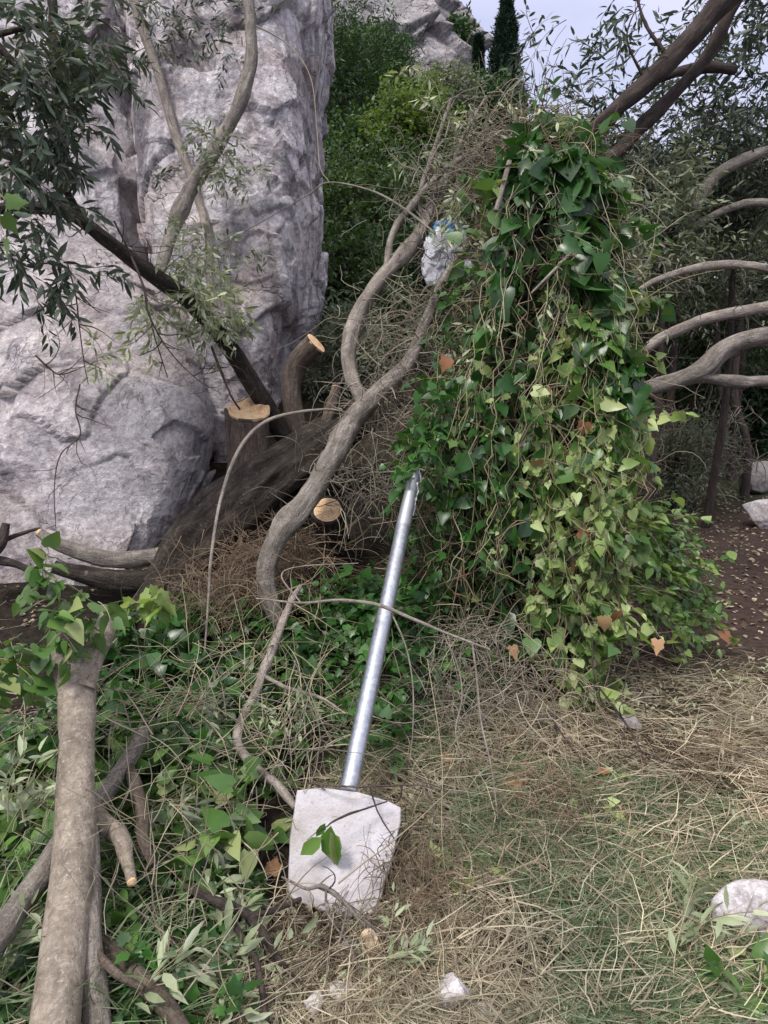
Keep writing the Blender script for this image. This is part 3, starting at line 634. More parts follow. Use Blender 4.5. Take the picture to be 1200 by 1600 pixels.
branch('cut_branch', 'broken branch with a splintered end right of the tan trunk', [(120, 1225, -.22, 24), (150, 1268, -.22, 26), (185, 1308, -.22, 27), (196, 1340, -.2, 25), (206, 1378, -.19, 19)], M['bark_smooth'], 40, 14, .14, 24, ('end',), 'branch')
branch('cut_branch', 'dark curved branch dropping into the leaves right of the splintered one', [(200, 1195, -.2, 20), (214, 1230, -.21, 24), (224, 1270, -.21, 25), (224, 1310, -.2, 24), (240, 1352, -.17, 18)], M['bark_brown'], 40, 14, .09, 25, cat_='branch')
branch('cut_branch', 'long brown branch running to the bottom edge from the tan trunk', [(110, 1415, -.11, 28), (160, 1470, -.10, 30), (210, 1520, -.09, 32), (260, 1570, -.08, 32), (310, 1650, -.07, 32)], M['bark_brown'], 50, 18, .09, 26, cat_='branch', forks=[[(140, 1475, -.15, 16), (180, 1520, -.14, 16), (225, 1545, -.13, 12)]])
branch('cut_branch', 'grey branch standing close behind the right side of the tan trunk', [(134, 1290, 1.88, 42), (140, 1400, 1.74, 46), (146, 1500, 1.63, 52), (156, 1700, 1.46, 58)], M['bark_grey'], 60, 18, .07, 27, cat_='branch')
branch('lichen_stick', 'knobbly pale lichen stick reaching up from the leaves to the bent limb', [(470, 915, 2.9, 8), (452, 945, 2.86, 14), (432, 1000, 2.74, 17), (412, 1050, 2.62, 18), (396, 1090, 2.54, 17), (376, 1125, 2.46, 16), (370, 1160, 2.36, 17), (396, 1195, 2.26, 18), (432, 1225, 2.17, 16), (462, 1262, 2.1, 10)],
    M['bark_pale'], 80, 12, .18, 28, cat_='stick', twigs=14, forks=[[(410, 1055, 2.62, 9), (450, 1075, 2.52, 8), (500, 1090, 2.45, 7), (540, 1115, 2.35, 5)]])
branch('brown_stick', 'dark brown forked stick on the ground left below the white slab', [(290, 1385, -.12, 16), (345, 1412, -.12, 20), (385, 1430, -.11, 19), (415, 1470, -.09, 16), (440, 1505, -.06, 12), (455, 1520, -.03, 8)], M['bark_umber'], 50, 12, .12, 29, cat_='stick', twigs=8,
    forks=[[(350, 1415, -.12, 13), (375, 1460, -.11, 13), (400, 1500, -.09, 11), (418, 1600, -.05, 13)], [(385, 1430, -.11, 13), (420, 1425, -.10, 12), (470, 1405, -.08, 9)]])
branch('thorny_twig', 'thorny grey twig crossing the foot of the white slab to the right', [(440, 1370, 1.9, 5), (478, 1388, 1.87, 7), (505, 1385, 1.85, 9), (540, 1412, 1.83, 9.5), (575, 1448, 1.81, 9.5), (640, 1478, 1.82, 9), (700, 1490, 1.82, 9), (760, 1498, 1.82, 8), (810, 1500, 1.82, 6), (870, 1515, 1.81, 4), (930, 1530, 1.80, 3)],
    M['bark_grey'], 70, 8, .2, 30, cat_='twig', twigs=26, forks=[[(790, 1500, 1.82, 5), (815, 1520, 1.8, 4), (860, 1530, 1.79, 3)]])
branch('arched_stem', 'long pale bare stem arching over the dark trunk', [(318, 1040, 2.9, 4), (325, 950, 2.95, 6), (330, 870, 3.0, 7), (345, 780, 3.1, 7.5), (372, 705, 3.2, 8), (410, 662, 3.3, 8), (460, 645, 3.35, 7), (520, 640, 3.4, 5), (560, 652, 3.42, 3)], M['bark_pale'], 70, 8, .05, 31, cat_='stem')
branch('bare_twig', 'bare forked twig crossing the metal post at mid height', [(400, 935, 2.7, 4), (470, 942, 2.65, 6), (530, 938, 2.55, 7), (590, 945, 2.42, 8), (640, 965, 2.4, 7.5), (700, 990, 2.4, 6.5), (765, 1015, 2.4, 5)], M['bark_pale'], 60, 7, .08, 32, cat_='twig',
    forks=[[(612, 958, 2.42, 5), (634, 1010, 2.4, 4.5), (645, 1070, 2.38, 4), (645, 1140, 2.35, 3), (640, 1190, 2.3, 2)], [(692, 990, 2.4, 4), (715, 1040, 2.4, 4), (722, 1090, 2.38, 4), (712, 1145, 2.36, 4), (730, 1200, 2.3, 3)], [(738, 1005, 2.4, 5), (745, 1060, 2.38, 5), (752, 1130, 2.34, 5), (768, 1200, 2.28, 4), (778, 1280, 2.2, 2.5)],
           [(470, 942, 2.65, 4), (440, 900, 2.75, 4), (470, 885, 2.8, 3), (560, 880, 2.8, 3)]])
branch('long_straw', 'thin dry stem running down the grass right of the white slab', [(668, 1030, 2.3, 2), (690, 1180, 2.15, 2.5), (690, 1300, 2.0, 2.5), (702, 1420, 1.9, 3), (715, 1510, 1.8, 3), (705, 1600, 1.74, 3)], M['vine'], 50, 5, .05, 33, cat_='stem')
branch('bare_twig', 'dark bare twig hanging below the leafy heap at right', [(925, 995, 2.9, 5), (930, 1060, 2.8, 5), (960, 1105, 2.7, 6), (990, 1150, 2.6, 5), (1010, 1195, 2.5, 4)], M['bark_umber'], 40, 6, .1, 34, cat_='twig', twigs=10, forks=[[(960, 870, 3.0, 4), (972, 960, 2.95, 4), (1000, 1050, 2.8, 4), (1010, 1120, 2.7, 3)]])
branch('bare_twig', 'dark bare twig in the grass below the middle of the leafy heap', [(855, 1110, 2.8, 4), (880, 1150, 2.7, 5), (910, 1190, 2.6, 4), (930, 1230, 2.5, 3)], M['bark_umber'], 30, 6, .1, 35, cat_='twig', twigs=6)
branch('bare_twig', 'grey twig lying across the top of the white slab', [(400, 1212, 2.3, 3), (470, 1222, 2.12, 4), (545, 1229, 2.02, 5), (600, 1228, 2.05, 5), (660, 1228, 2.1, 4), (740, 1250, 2.1, 3)], M['bark_brown'], 40, 6, .1, 36, cat_='twig', twigs=6, forks=[[(560, 1229, 2.02, 4), (590, 1205, 2.08, 4), (640, 1215, 2.1, 4), (700, 1235, 2.1, 3)]])

# right hand limbs
branch('bare_limb', 'upper thin pale limb at the right edge, above the thick sawn ones', [(985, 462, 4.6, 8), (1020, 440, 4.6, 11), (1070, 423, 4.6, 13), (1130, 414, 4.6, 14), (1190, 418, 4.6, 15), (1280, 440, 4.6, 17), (1400, 540, 4.6, 24), (1500, 720, 4.6, 34), (1540, 960, 4.6, 46)], M['bark_pale'], 110, 12, .13, 37, cat_='branch', twigs=34)
branch('bare_limb', 'straight pale barked limb at the right edge between the thin and the forked one', [(1005, 548, 4.4, 18), (1040, 525, 4.4, 22), (1090, 503, 4.4, 22), (1140, 490, 4.4, 22), (1200, 480, 4.4, 22), (1290, 470, 4.4, 24), (1400, 540, 4.4, 30), (1480, 720, 4.4, 38), (1510, 960, 4.4, 48)], M['bark_pale'], 110, 16, .12, 38, ('start',), cat_='branch', twigs=24)
branch('bare_limb', 'thick forked limb at the right edge with dark scars on its bark', [(985, 618, 4.2, 30), (1020, 605, 4.2, 30), (1060, 594, 4.2, 32), (1100, 578, 4.2, 36), (1125, 552, 4.2, 36), (1160, 533, 4.2, 36), (1210, 525, 4.2, 38), (1300, 530, 4.2, 44), (1400, 600, 4.2, 52), (1470, 760, 4.2, 62), (1500, 1010, 4.2, 74)], M['bark_grey'], 140, 20, .13, 39, (), 'branch', twigs=20,
    forks=[[(1085, 588, 4.2, 24), (1120, 592, 4.22, 20), (1160, 597, 4.24, 20), (1210, 596, 4.26, 22), (1300, 596, 4.25, 24), (1400, 610, 4.2, 30)]])
branch('bare_limb', 'dark limb rising steeply to the right edge below the overhead trunks', [(1020, 395, 5.0, 14), (1060, 370, 5.0, 18), (1085, 325, 5.0, 20), (1110, 282, 5.0, 20), (1150, 255, 5.0, 19), (1215, 235, 5.0, 18), (1300, 250, 5.0, 22), (1420, 380, 5.0, 34), (1500, 600, 5.0, 48), (1530, 900, 5.0, 60)], M['bark_grey'], 120, 14, .12, 40, cat_='branch', twigs=34,
    forks=[[(1050, 378, 5.0, 12), (1100, 345, 5.0, 14), (1150, 322, 5.0, 15), (1210, 318, 5.0, 16), (1300, 345, 5.0, 20), (1420, 400, 5.0, 24)]])

# ------------------------------------------------------------------ metal post
m, t = mat_new('galvanised'); q = N_(t); o = q.n('TexCoord').outputs['Object']
n = q.noise(o, 60, 4); n2 = q.noise(o, 7, 5, .7)
col = q.mix(q.ramp(n2, [(.5, (0, 0, 0)), (.72, (.8, .8, .8))]), q.ramp(n, [(.35, (.38, .40, .44)), (.65, (.55, .57, .62))]), (.33, .32, .32))
q.finish(col, q.ramp(n2, [(.3, (.33,) * 3), (.7, (.52,) * 3)]), q.bump(n, .15, .002), .95, .5); M['steel'] = m
m, t = mat_new('torn_steel'); q = N_(t); q.finish((.40, .41, .43), .5, None, .85, .5); M['torn'] = m
m, t = mat_new('whitewash'); q = N_(t); o = q.n('TexCoord').outputs['Object']
n = q.noise(o, 5, 6, .6); n2 = q.noise(o, 40, 5); n3 = q.noise(q.mapping(o, (1, 1, 6)), 14, 6, .7)
c = q.ramp(n, [(.3, (.34, .305, .29)), (.46, (.47, .445, .465)), (.7, (.55, .53, .575))])
c = q.mix(q.ramp(n2, [(.56, (0, 0, 0)), (.72, (.6, .6, .6))]), c, (.40, .34, .28))
c = q.mix(q.ramp(n3, [(.62, (0, 0, 0)), (.70, (.8, .8, .8))]), c, (.24, .21, .185))
n5 = q.noise(o, 120, 3, .6); c = q.mix(q.ramp(n5, [(.64, (0, 0, 0)), (.70, (.6, .6, .6))]), c, (.22, .2, .18))
q.finish(c, .85, q.bump(q.math('ADD', q.math('ADD', n2, n), q.math('MULTIPLY', n5, -.6)), .7, .007), 0, .3); M['white'] = m

A = P(546, 1226, 2.125); B = P(630, 822, 2.86); Ctop = P(655, 708, 3.05)
root = thing('metal_post', 'galvanised metal post with a white slab on its lower end, leaning on the leafy heap', 'post', P(540, 1440, 1.95))
ax = nrm(B - A); g = G()
pp = np.array([A + (B - A) * s for s in np.linspace(-.02, 1, 60)]); tube(g, pp, np.full(60, .0285), 28, .004, 2); g.emit('pole', M['steel'], root)
# torn upper length: a split half pipe with a ragged right edge
g = G(); ns, na = 60, 14; dirU = nrm(Ctop - B); rt = nrm(np.cross(dirU, np.array([0, 0, 1.0]))); fr = nrm(np.cross(rt, dirU))
s_ = np.linspace(-.05, 1, ns); rag = .25 * np.sin(s_ * 31) + .35 * vnoise(np.stack([s_ * 13, 0 * s_, 0 * s_], -1), 5) + .2 * vnoise(np.stack([s_ * 40, 0 * s_, 0 * s_], -1), 6)
for lay, rr in ((0, .0295), (1, .0265)):
    v = []
    for k in range(ns):
        a1 = 2.4 - 1.5 * max(0, s_[k]) + rag[k] * (0.25 + max(0, s_[k])); aa = np.linspace(-2.2, a1, na)
        c = B + (Ctop - B) * s_[k]; r = rr * (1 - .25 * max(0, s_[k]))
        v.append(c + r * (np.sin(aa)[:, None] * rt + np.cos(aa)[:, None] * fr) + rt * (.010 * max(0, rag[k]) * (np.linspace(0, 1, na) ** 4)[:, None]))
    v = np.array(v); i = np.arange(ns - 1)[:, None] * na; j = np.arange(na - 1)[None]
    g.add(v, np.stack([i + j, i + j + 1, i + na + j + 1, i + na + j], -1), np.full((ns - 1) * (na - 1), 4), 0, None, True)
    if lay == 0: edge = v[:, -1]
g.emit('split_end', M['torn'], root)
g = G(); tube(g, edge[12:] + rt * .002, .0035 + .0035 * np.abs(rag[12:]), 6, .5, 3)
cr = curly(np.array([edge[-6], edge[-14], edge[-24], edge[-2]]), np.array([rt + .5 * fr, rt, rt - .2 * dirU, dirU]), [.06, .05, .03, .06], 9, .5, .0); tubes(g, cr, .004, .002, 6)
g.emit('torn_edge', M['torn'], root)
# slab
cn = [P(464, 1234, 2.10), P(500, 1229, 2.10), P(560, 1236, 2.09), P(606, 1250, 2.08), P(628, 1260, 2.07), P(626, 1285, 2.06), P(612, 1350, 2.0), P(596, 1405, 1.95), P(583, 1430, 1.925), P(572, 1440, 1.92), P(500, 1424, 1.925), P(455, 1404, 1.94), P(449, 1390, 1.95), P(452, 1310, 2.03)]
cn = np.array(cn); cen = cn.mean(0); u_, s__, vt = np.linalg.svd(cn - cen); nn = vt[2]; nn = nn if nn[1] < 0 else -nn
cn = cn - np.outer((cn - cen) @ nn, nn)
pc = np.vstack([cn, cn[:1]]); sl_n = np.concatenate([[0], np.cumsum(np.linalg.norm(np.diff(pc, axis=0), axis=1))]); uu = np.linspace(0, sl_n[-1], 181)[:-1]; ol = np.stack([np.interp(uu, sl_n, pc[:, k]) for k in range(3)], -1)
ol = ol + nrm(ol - cen) * (.003 * fbm(ol * 18, 3, 4))[:, None]
g = G(); K = len(ol); lay = [(.0, .955), (.0, .97), (-.004, .99), (-.012, 1.0), (-.045, 1.0), (-.053, .985), (-.055, .96)]
V = []
for k in np.linspace(0.03, .95, 12): V.append(cen + (ol - cen) * k)
nf = len(V)
for dz, sc in lay: V.append(cen + (ol - cen) * sc + nn * dz)
V = np.array(V)
V[:nf] += (nn * (.0035 * fbm(V[:nf] * 9, 3, 8) + .002 * fbm(V[:nf] * 40, 2, 9))[..., None])
i = np.arange(len(V) - 1)[:, None] * K; j = np.arange(K)[None]; j2 = (j + 1) % K
g.add(V, np.stack([i + j, i + K + j, i + K + j2, i + j2], -1), np.full((len(V) - 1) * K, 4), 0, None, True)
g.add(V[0], np.arange(K), [K]); g.add(V[-1], np.arange(K)[::-1], [K])
sl_ = g.emit('base_slab', M['white'], root)

# ------------------------------------------------------------------ plastic bag caught in the branches
def bag(label, px, py, d, w, h, mats, seed, bands):
    nt_, na = 110, 130; T_, A_ = np.meshgrid(np.linspace(0.02, math.pi - .02, nt_), np.linspace(0, 2 * math.pi, na, endpoint=False), indexing='ij')
    u = np.stack([np.sin(T_) * np.cos(A_), np.sin(T_) * np.sin(A_), np.cos(T_)], -1)
    cv, ce = cells(u * 1.7 + .25 * np.stack([fbm(u * 2 + k, 2, seed + k) for k in (0, 1, 2)], -1), seed); c2, _ = cells(u * 4.2, seed + 9); rr = .95 + .13 * cv + .05 * c2 + .35 * fbm(u * 1.2, 2, seed) + .07 * np.sin(A_ * 9 + 3 * fbm(u * 2, 2, 3)) * np.abs(np.cos(T_))
    p = u * rr[..., None] * np.array([w, w * .6, h]) * d / F / 2 + P(px, py, d)
    g = G(); i = np.arange(nt_ - 1)[:, None] * na; j = np.arange(na)[None]; j2 = (j + 1) % na
    row = (T_[:-1] / math.pi).ravel() + .10 * fbm(u[:-1].reshape(-1, 3) * 3, 2, seed + 8)
    lp = np.stack([i + j, i + na + j, i + na + j2, i + j2], -1).reshape(-1, 4)
    base = 0
    mi = np.zeros(len(lp), int)
    for a, b, k in bands: mi[(row > a) & (row < b)] = k
    g.add(p, lp, np.full(len(lp), 4), 0, None, True); g.m[-1] = mi
    return tag(g.emit('plastic_bag', mats), label, 'plastic bag')
def plastic(name, c, rough=.3):
    m, t = mat_new(name); q = N_(t); o = q.n('TexCoord').outputs['Object']; n = q.noise(o, 35, 4)
    tr = q.n('BsdfTranslucent'); tr.inputs[0].default_value = (*c, 1)
    q.finish(q.mix(q.math('MULTIPLY', n, .5), c, tuple(x * .7 for x in c)), rough, q.bump(n, .6, .01), 0, .5, (.3, tr.outputs[0])); return m
M['bagw'] = plastic('bag_white', (.86, .85, .90)); M['bagb'] = plastic('bag_blue', (.06, .22, .60)); M['bagg'] = plastic('bag_green', (.20, .50, .38))
bag('crumpled white plastic bag with blue and green print caught in the pale limb', 694, 398, 3.70, 80, 98, [M['bagw'], M['bagb'], M['bagg']], 5, [(.13, .24, 1), (.24, .29, 2), (.84, .88, 2)])
bag('small scrap of white plastic stuck beside the crumpled bag', 732, 420, 3.52, 20, 28, [M['bagw']], 9, [])

# ------------------------------------------------------------------ the leafy heap in the middle
H = Loft([(205, 815, 850, 3.55, .14), (250, 790, 895, 3.5, .26), (300, 770, 930, 3.48, .34), (400, 748, 955, 3.46, .42), (500, 715, 968, 3.44, .46), (600, 685, 968, 3.42, .48),
          (700, 668, 962, 3.40, .48), (800, 660, 962, 3.38, .46), (900, 665, 950, 3.36, .44), (1000, 700, 935, 3.34, .40), (1090, 790, 915, 3.32, .32)], .9)
heap = thing('vine_heap', 'tall heap of cut branches draped in heart leaved climbing vine in the centre', 'vine heap', (P(830, 1090, 3.35)[0], P(830, 1090, 3.35)[1], gz(.7, 3.2)))
def strands(n, t0, t1, th0, th1, ln, Sg=14, wob=.05, off=.0):
    tc_ = RS.uniform(t0, t1, n * 2); hc = RS.uniform(R(th0), R(th1), n * 2); w_ = fbm(np.stack([tc_ * 5, hc * 2.4, 0 * tc_], -1), 2, 63) + .22 * RS.normal(size=n * 2)
    kp = np.argsort(-w_)[:n]; t_ = tc_[kp][:, None]; th = hc[kp][:, None]; s = np.linspace(0, 1, Sg)[None]
    L_ = RS.uniform(.5, 1.1, n)[:, None] * ln
    tt = t_ + s * L_; tht = th + np.cumsum(RS.normal(size=(n, Sg)) * .05, 1)
    b = 1 + off + .42 * fbm(np.stack([tt * 5, tht * 2.2, 0 * tt], -1), 3, 61) + RS.uniform(-.16, .14, (n, 1)) - .22 * sstep(0, -.7, tht) * sstep(.5, .8, tt)
    p, o = H.at(tt, tht, 1.0); c, _ = H.at(tt, tht, 0.0); p = c + (p - c) * b[..., None] + RS.normal(size=p.shape) * .008
    ex = np.clip(tt - 1, 0, 1); p[..., 2] -= ex * .4
    return p, o
def hang(nm, mat_, T, sz, specs, up, down, outw, nl, stemr=.0018):
    gs, gl = G(), G()
    for sp_ in specs:
        p, o = strands(*sp_); tubes(gs, p, stemr, stemr * .6, 4)
        ov = np.repeat(o[:, o.shape[1] // 2], nl, 0); h_ = len(p) * 2 // 3; ovs = np.repeat(o[:, o.shape[1] // 2], nl + 4, 0)
        spray_leaves(gl, T, p[:h_], nl, sz, 0, .8, up, down, .03, .5, ov[:h_ * nl], outw, .5, .85)
        if h_ < len(p): spray_leaves(gl, IVY if T is HEART else T, p[h_:], nl + 4, sz * .72, 0, .8, up, down, .03, .5, ovs[h_ * (nl + 4):], outw, .5, .9)
    gl.emit(nm, M[mat_], heap); return gs
#                           n   t0   t1   th0  th1  len
g1 = hang('pale_leaves', 'smilax_pale', HEART, .048, [(70, .3, .72, -2, 80, .26), (76, .52, .84, 0, 65, .20), (12, .3, .7, -60, 0, .2), (22, .15, .5, 25, 90, .3)], .3, .75, .7, 11)
g2 = hang('dark_leaves', 'smilax_dark', HEART, .066, [(34, .0, .2, -50, 80, .2), (16, .12, .55, -60, 20, .3), (20, .08, .4, 10, 70, .25), (10, .5, .8, -90, -20, .2), (44, .05, .7, 80, 280, .3)], .5, .45, .7, 10)
g3 = hang('green_leaves', 'smilax_mid', HEART, .058, [(44, .08, .55, 0, 85, .3), (36, .5, .88, 20, 95, .2), (8, .4, .75, -80, -40, .2)], .45, .6, .7, 11)
g4 = hang('small_leaves', 'ivy_small', HEART, .038, [(40, .42, .82, -95, -15, .2, 14, .05, .0), (30, .25, .75, -60, 20, .22, 14, .05, -.12)], .5, .4, .6, 13)
g5 = hang('large_leaves', 'smilax_dark', HEART, .10, [(9, .03, .14, -20, 55, .2, 14, .05, .1), (11, .1, .24, 10, 70, .2, 14, .05, .1), (2, .1, .16, -60, -40, .12, 14, .05, .1)], .45, .6, 1.0, 6)
gs = G()
for gg in (g1, g2, g3, g4, g5): gs.v += gg.v; gs.n += gg.n; gs.m += gg.m; gs.b += gg.b; gs.sm += gg.sm; gs.l += [a + gs.off for a in gg.l]; gs.off += gg.off
p, o = strands(34, .05, .6, -70, 70, .40, 18, .05, .12); p += np.cumsum(RS.normal(size=p.shape) * .012, 1); tubes(gs, p, .0024, .0012, 5)
st_, so_ = H.at(RS.uniform(.03, .75, 64), RS.uniform(R(-80), R(80), 64), 1.02)
tubes(gs, curly(st_, so_ * .5 + RS.normal(size=(64, 3)), RS.uniform(.15, .55, 64), 14, .4, .1), .0021, .0012, 5)
gs.emit('vine_stems', M['vine'], heap)
# loose shoots that stick out of the heap all round
def shoots(nm, mat_, T, sz, n, t0, t1, th0, th1, ln, nl, dirb):
    tt = RS.uniform(t0, t1, n); c, o = H.at(tt, RS.uniform(R(th0), R(th1), n), .95); pp = curly(c, o * .8 + RS.normal(size=(n, 3)) * .5 + np.array(dirb), RS.uniform(.4, 1.2, n) * ln, 10, .22, .14)
    g = G(); spray_leaves(g, T, pp, nl, sz, 0, .8, .6, .25, .2, .45, None, 0, .45, .7); g.emit(nm, M[mat_], heap); return pp
pps = [shoots('loose_shoots', 'smilax_pale', HEART, .045, 40, .35, 1.0, 5, 100, .3, 9, (.1, -.2, -.3)), shoots('loose_shoots', 'smilax_mid', HEART, .048, 46, .05, .9, 10, 110, .26, 9, (.2, 0, .1)), shoots('loose_shoots', 'ivy_small', IVY, .036, 38, .3, .85, -110, -30, .26, 11, (-.4, 0, .1)),
       shoots('loose_shoots', 'smilax_dark', HEART, .06, 34, .0, .4, -100, 100, .28, 7, (0, 0, .3)), shoots('loose_shoots', 'olive_pale', OLIVE, .045, 40, .0, .45, -80, 120, .3, 10, (.2, 0, .3))]
g = G(); tubes(g, np.concatenate(pps), .0018, .0009, 4); g.emit('shoot_stems', M['vine'], heap)
# twiggy core of the heap
n = 3600; tt = RS.uniform(.02, 1.0, n); th = RS.uniform(-math.pi, math.pi, n); c, o = H.at(tt, th, 1.0); c0, _ = H.at(tt, th, 0.)
st = c0 + (c - c0) * RS.uniform(.35, 1.0, (n, 1)); g = G()
tubes(g, curly(st, RS.normal(size=(n, 3)) + o * .1 + np.array([0, 0, -.4]), RS.uniform(.12, .5, n), 8, .3, .1), RS.uniform(.0015, .004, n), .001, 4)
g.emit('core_twigs', M['twig_red'], heap)
# dark inner leaves added so the core stays dark and opaque
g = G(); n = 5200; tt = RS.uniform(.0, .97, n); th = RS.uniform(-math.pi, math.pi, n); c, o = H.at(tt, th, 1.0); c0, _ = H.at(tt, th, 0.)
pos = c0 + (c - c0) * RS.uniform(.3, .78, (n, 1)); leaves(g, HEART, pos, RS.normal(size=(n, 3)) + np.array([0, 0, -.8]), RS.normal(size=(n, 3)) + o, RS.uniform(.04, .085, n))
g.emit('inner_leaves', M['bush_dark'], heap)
# dry brown leaves in the heap
g = G(); pts = [(895, 878), (945, 965), (838, 720), (915, 660), (965, 955), (1028, 1000), (700, 560), (770, 770), (905, 830), (800, 1010), (930, 690)]
pos = np.array([P(a, b, 2.93) for a, b in pts]); leaves(g, IVY, pos, RS.normal(size=(len(pts), 3)) * .5 + np.array([0, 0, -.8]), RS.normal(size=(len(pts), 3)) * .5 + np.array([0, -1, .2]), np.full(len(pts), .065))
g.emit('dead_leaves', M['dead_leaf'], heap)

# leafy branch sprawling to the right of the heap
root = thing('leafy_branch', 'low leafy green branch sprawling right from the heap over the path', 'branch', P(960, 880, 3.4))
n = 130; a = RS.uniform(0, 1, n); b = RS.uniform(0, 1, n)
st = np.array([P(940 + 90 * x + 40 * y, 770 + 180 * y + 30 * x, 3.35 + .3 * x) for x, y in zip(a, b)])
pp = curly(st, np.stack([RS.uniform(.2, 1.2, n), RS.uniform(-.5, .5, n), RS.uniform(-.55, .15, n)], -1), RS.uniform(.15, .36, n), 9, .16, .06)
g = G(); tubes(g, pp, .0022, .001, 4); g.emit('twigs', M['twig'], root)
g = G(); spray_leaves(g, OVAL, pp, 13, .044, 0, .8, .7, .1); g.emit('leaves', M['smilax_mid'], root)
g = G(); spray_leaves(g, HEART, pp[:40], 4, .055, 0, .8, .7, .3); g.emit('broad_leaves', M['smilax_pale'], root)

# ------------------------------------------------------------------ undergrowth in the lower left
def ground_pts(n, x0, x1, y0, y1, keep=None):
    x = RS.uniform(x0, x1, n); y = RS.uniform(y0, y1, n)
    if keep is not None: m_ = keep(x, y); x, y = x[m_], y[m_]
    return np.stack([x, y, gz(x, y)], -1)
def mound_h(x, y):
    return .16 * (fbm(np.stack([x, y, 0 * x], -1) * 2.4, 3, 77) + .5)
def patch(name, label, cat_, x0, x1, y0, y1, n, T, size, leafm, ln, keep=None, lift=1., up=.9, nl=9, stemm='stem_green', group=None):
    p = ground_pts(n, x0, x1, y0, y1, keep); p[:, 2] += np.clip(mound_h(p[:, 0], p[:, 1]), .0, 1) * lift * RS.uniform(.3, 1.1, len(p))
    root = thing(name, label, cat_, (p[:, 0].mean(), p[:, 1].mean(), p[:, 2].min()), group)
    N = len(p); dr = RS.normal(size=(N, 3)) * np.array([1, 1, .45]) + np.array([0, -.25, .35])
    pp = curly(p, dr, RS.uniform(.6, 1.2, N) * ln, 9, .22, .12)
    zmin = gz(pp[..., 0], pp[..., 1], False) + .012; pp[..., 2] = np.maximum(pp[..., 2], zmin)
    g = G(); tubes(g, pp, .0017, .0009, 4); g.emit('stems', M[stemm], root)
    g = G(); spray_leaves(g, T, pp, nl, size, 0, .75, up, .1, .1, .4, np.tile(np.array([[0, -1.0, .2]]), (N * nl, 1)), .35); g.emit('leaves', M[leafm], root)
    return root
def px_of(x, y, z):
    yy = y; d = yy * cp - (z - CAMZ) * sp; return 600 + F * x / d
edge_x = lambda y: -.22 + .10 * (y - 1.8)
patch('ivy_patch', 'mass of small glossy ivy between the bent limb and the metal post', 'ivy', -.62, .10, 2.35, 3.3, 260, IVY, .040, 'ivy_small', .2, None, .9)
patch('ivy_patch', 'spread of dark ivy under the arched stem, right of the tan trunk', 'ivy', -1.25, -.5, 2.2, 3.15, 200, HEART, .05, 'smilax_dark', .22, None, .9)
patch('ivy_patch', 'heart leaved vine clump at the left of the white slab', 'ivy', -.75, -.36, 1.75, 2.4, 48, HEART, .058, 'smilax_mid', .22, None, .9, .8, 8)
patch('ivy_patch', 'low ivy in the shade behind the tan trunk at the left edge', 'ivy', -1.6, -.72, 1.55, 2.45, 190, HEART, .048, 'smilax_mid', .2, None, .9)
patch('ivy_patch', 'dark ivy creeping on the ground below the brown forked stick', 'ivy', -.95, -.3, 1.3, 1.8, 110, IVY, .036, 'ivy_small', .15, None, .4)
patch('ivy_patch', 'ivy climbing under the left side of the leafy heap behind the metal post', 'ivy', -.05, .45, 2.75, 3.25, 150, HEART, .045, 'ivy_small', .22, None, 1.2)
patch('seedling', 'small bright green ivy plant in the dry grass below the white slab', 'plant', .10, .24, 1.72, 1.86, 9, IVY, .042, 'smilax_mid', .08, None, .2, 1.2, 6)
patch('seedling', 'yellowing little plant in the grass right of the bright ivy plant', 'plant', .28, .38, 1.78, 1.9, 6, IVY, .034, 'smilax_pale', .08, None, .2, 1.2, 5)
patch('seedling', 'trailing heart leaved shoot lying in the dry grass at centre right', 'plant', .42, .75, 1.95, 2.35, 12, HEART, .032, 'smilax_pale', .14, None, .2, 1.0, 8)
patch('seedling', 'broad leaved weed at the bottom right edge under the pale stone', 'plant', .82, 1.1, 1.35, 1.7, 16, HEART, .05, 'smilax_mid', .12, None, .3, 1.0, 7)
# leafy tops on the tan trunk and big leaves at the left
def leaf_bunch(name, label, cl, T, size, nl, leafm, length, droop=.5):
    gs, gl = cluster(cl, T, size, nl, None, length, droop, .0018, (0, -.4, .1)); root = thing(name, label, 'vine', P(cl[0][0], cl[0][1], cl[0][2]))
    gs.emit('stems', M['vine'], root); gl.emit('leaves', M[leafm], root)
leaf_bunch('vine_sprig', 'bunch of bright green leaves on top of the tan forked trunk', [(95, 950, 2.12, .05, 5), (75, 895, 2.12, .04, 3), (130, 955, 2.12, .05, 4), (50, 880, 2.12, .03, 2), (105, 985, 2.1, .05, 4), (150, 940, 2.15, .03, 2)], HEART, .052, 4, 'smilax_mid', .09)
leaf_bunch('vine_sprig', 'green leaves at the left edge beside the top of the tan trunk', [(15, 1010, 2.1, .05, 5), (35, 1040, 2.1, .05, 4), (0, 1040, 2.1, .05, 4)], HEART, .055, 4, 'smilax_mid', .1)
leaf_bunch('vine_sprig', 'single large lobed leaves over the reddish needles at the foot of the dark trunk', [(222, 945, 2.9, .03, 3), (240, 925, 2.9, .02, 2)], IVY, .085, 3, 'smilax_pale', .08)
leaf_bunch('vine_sprig', 'large heart leaves drooping to the left of the white slab', [(365, 1245, 2.05, .03, 3), (345, 1290, 2.0, .03, 3), (360, 1320, 1.97, .03, 3), (310, 1340, 1.95, .03, 3), (385, 1260, 2.03, .02, 2)], HEART, .068, 3, 'smilax_mid', .08)
leaf_bunch('vine_sprig', 'green leaf at the left edge in front of the dark branch', [(-12, 300, 2.0, .02, 2), (-4, 325, 2.0, .015, 2)], IVY, .06, 2, 'smilax_mid', .06)
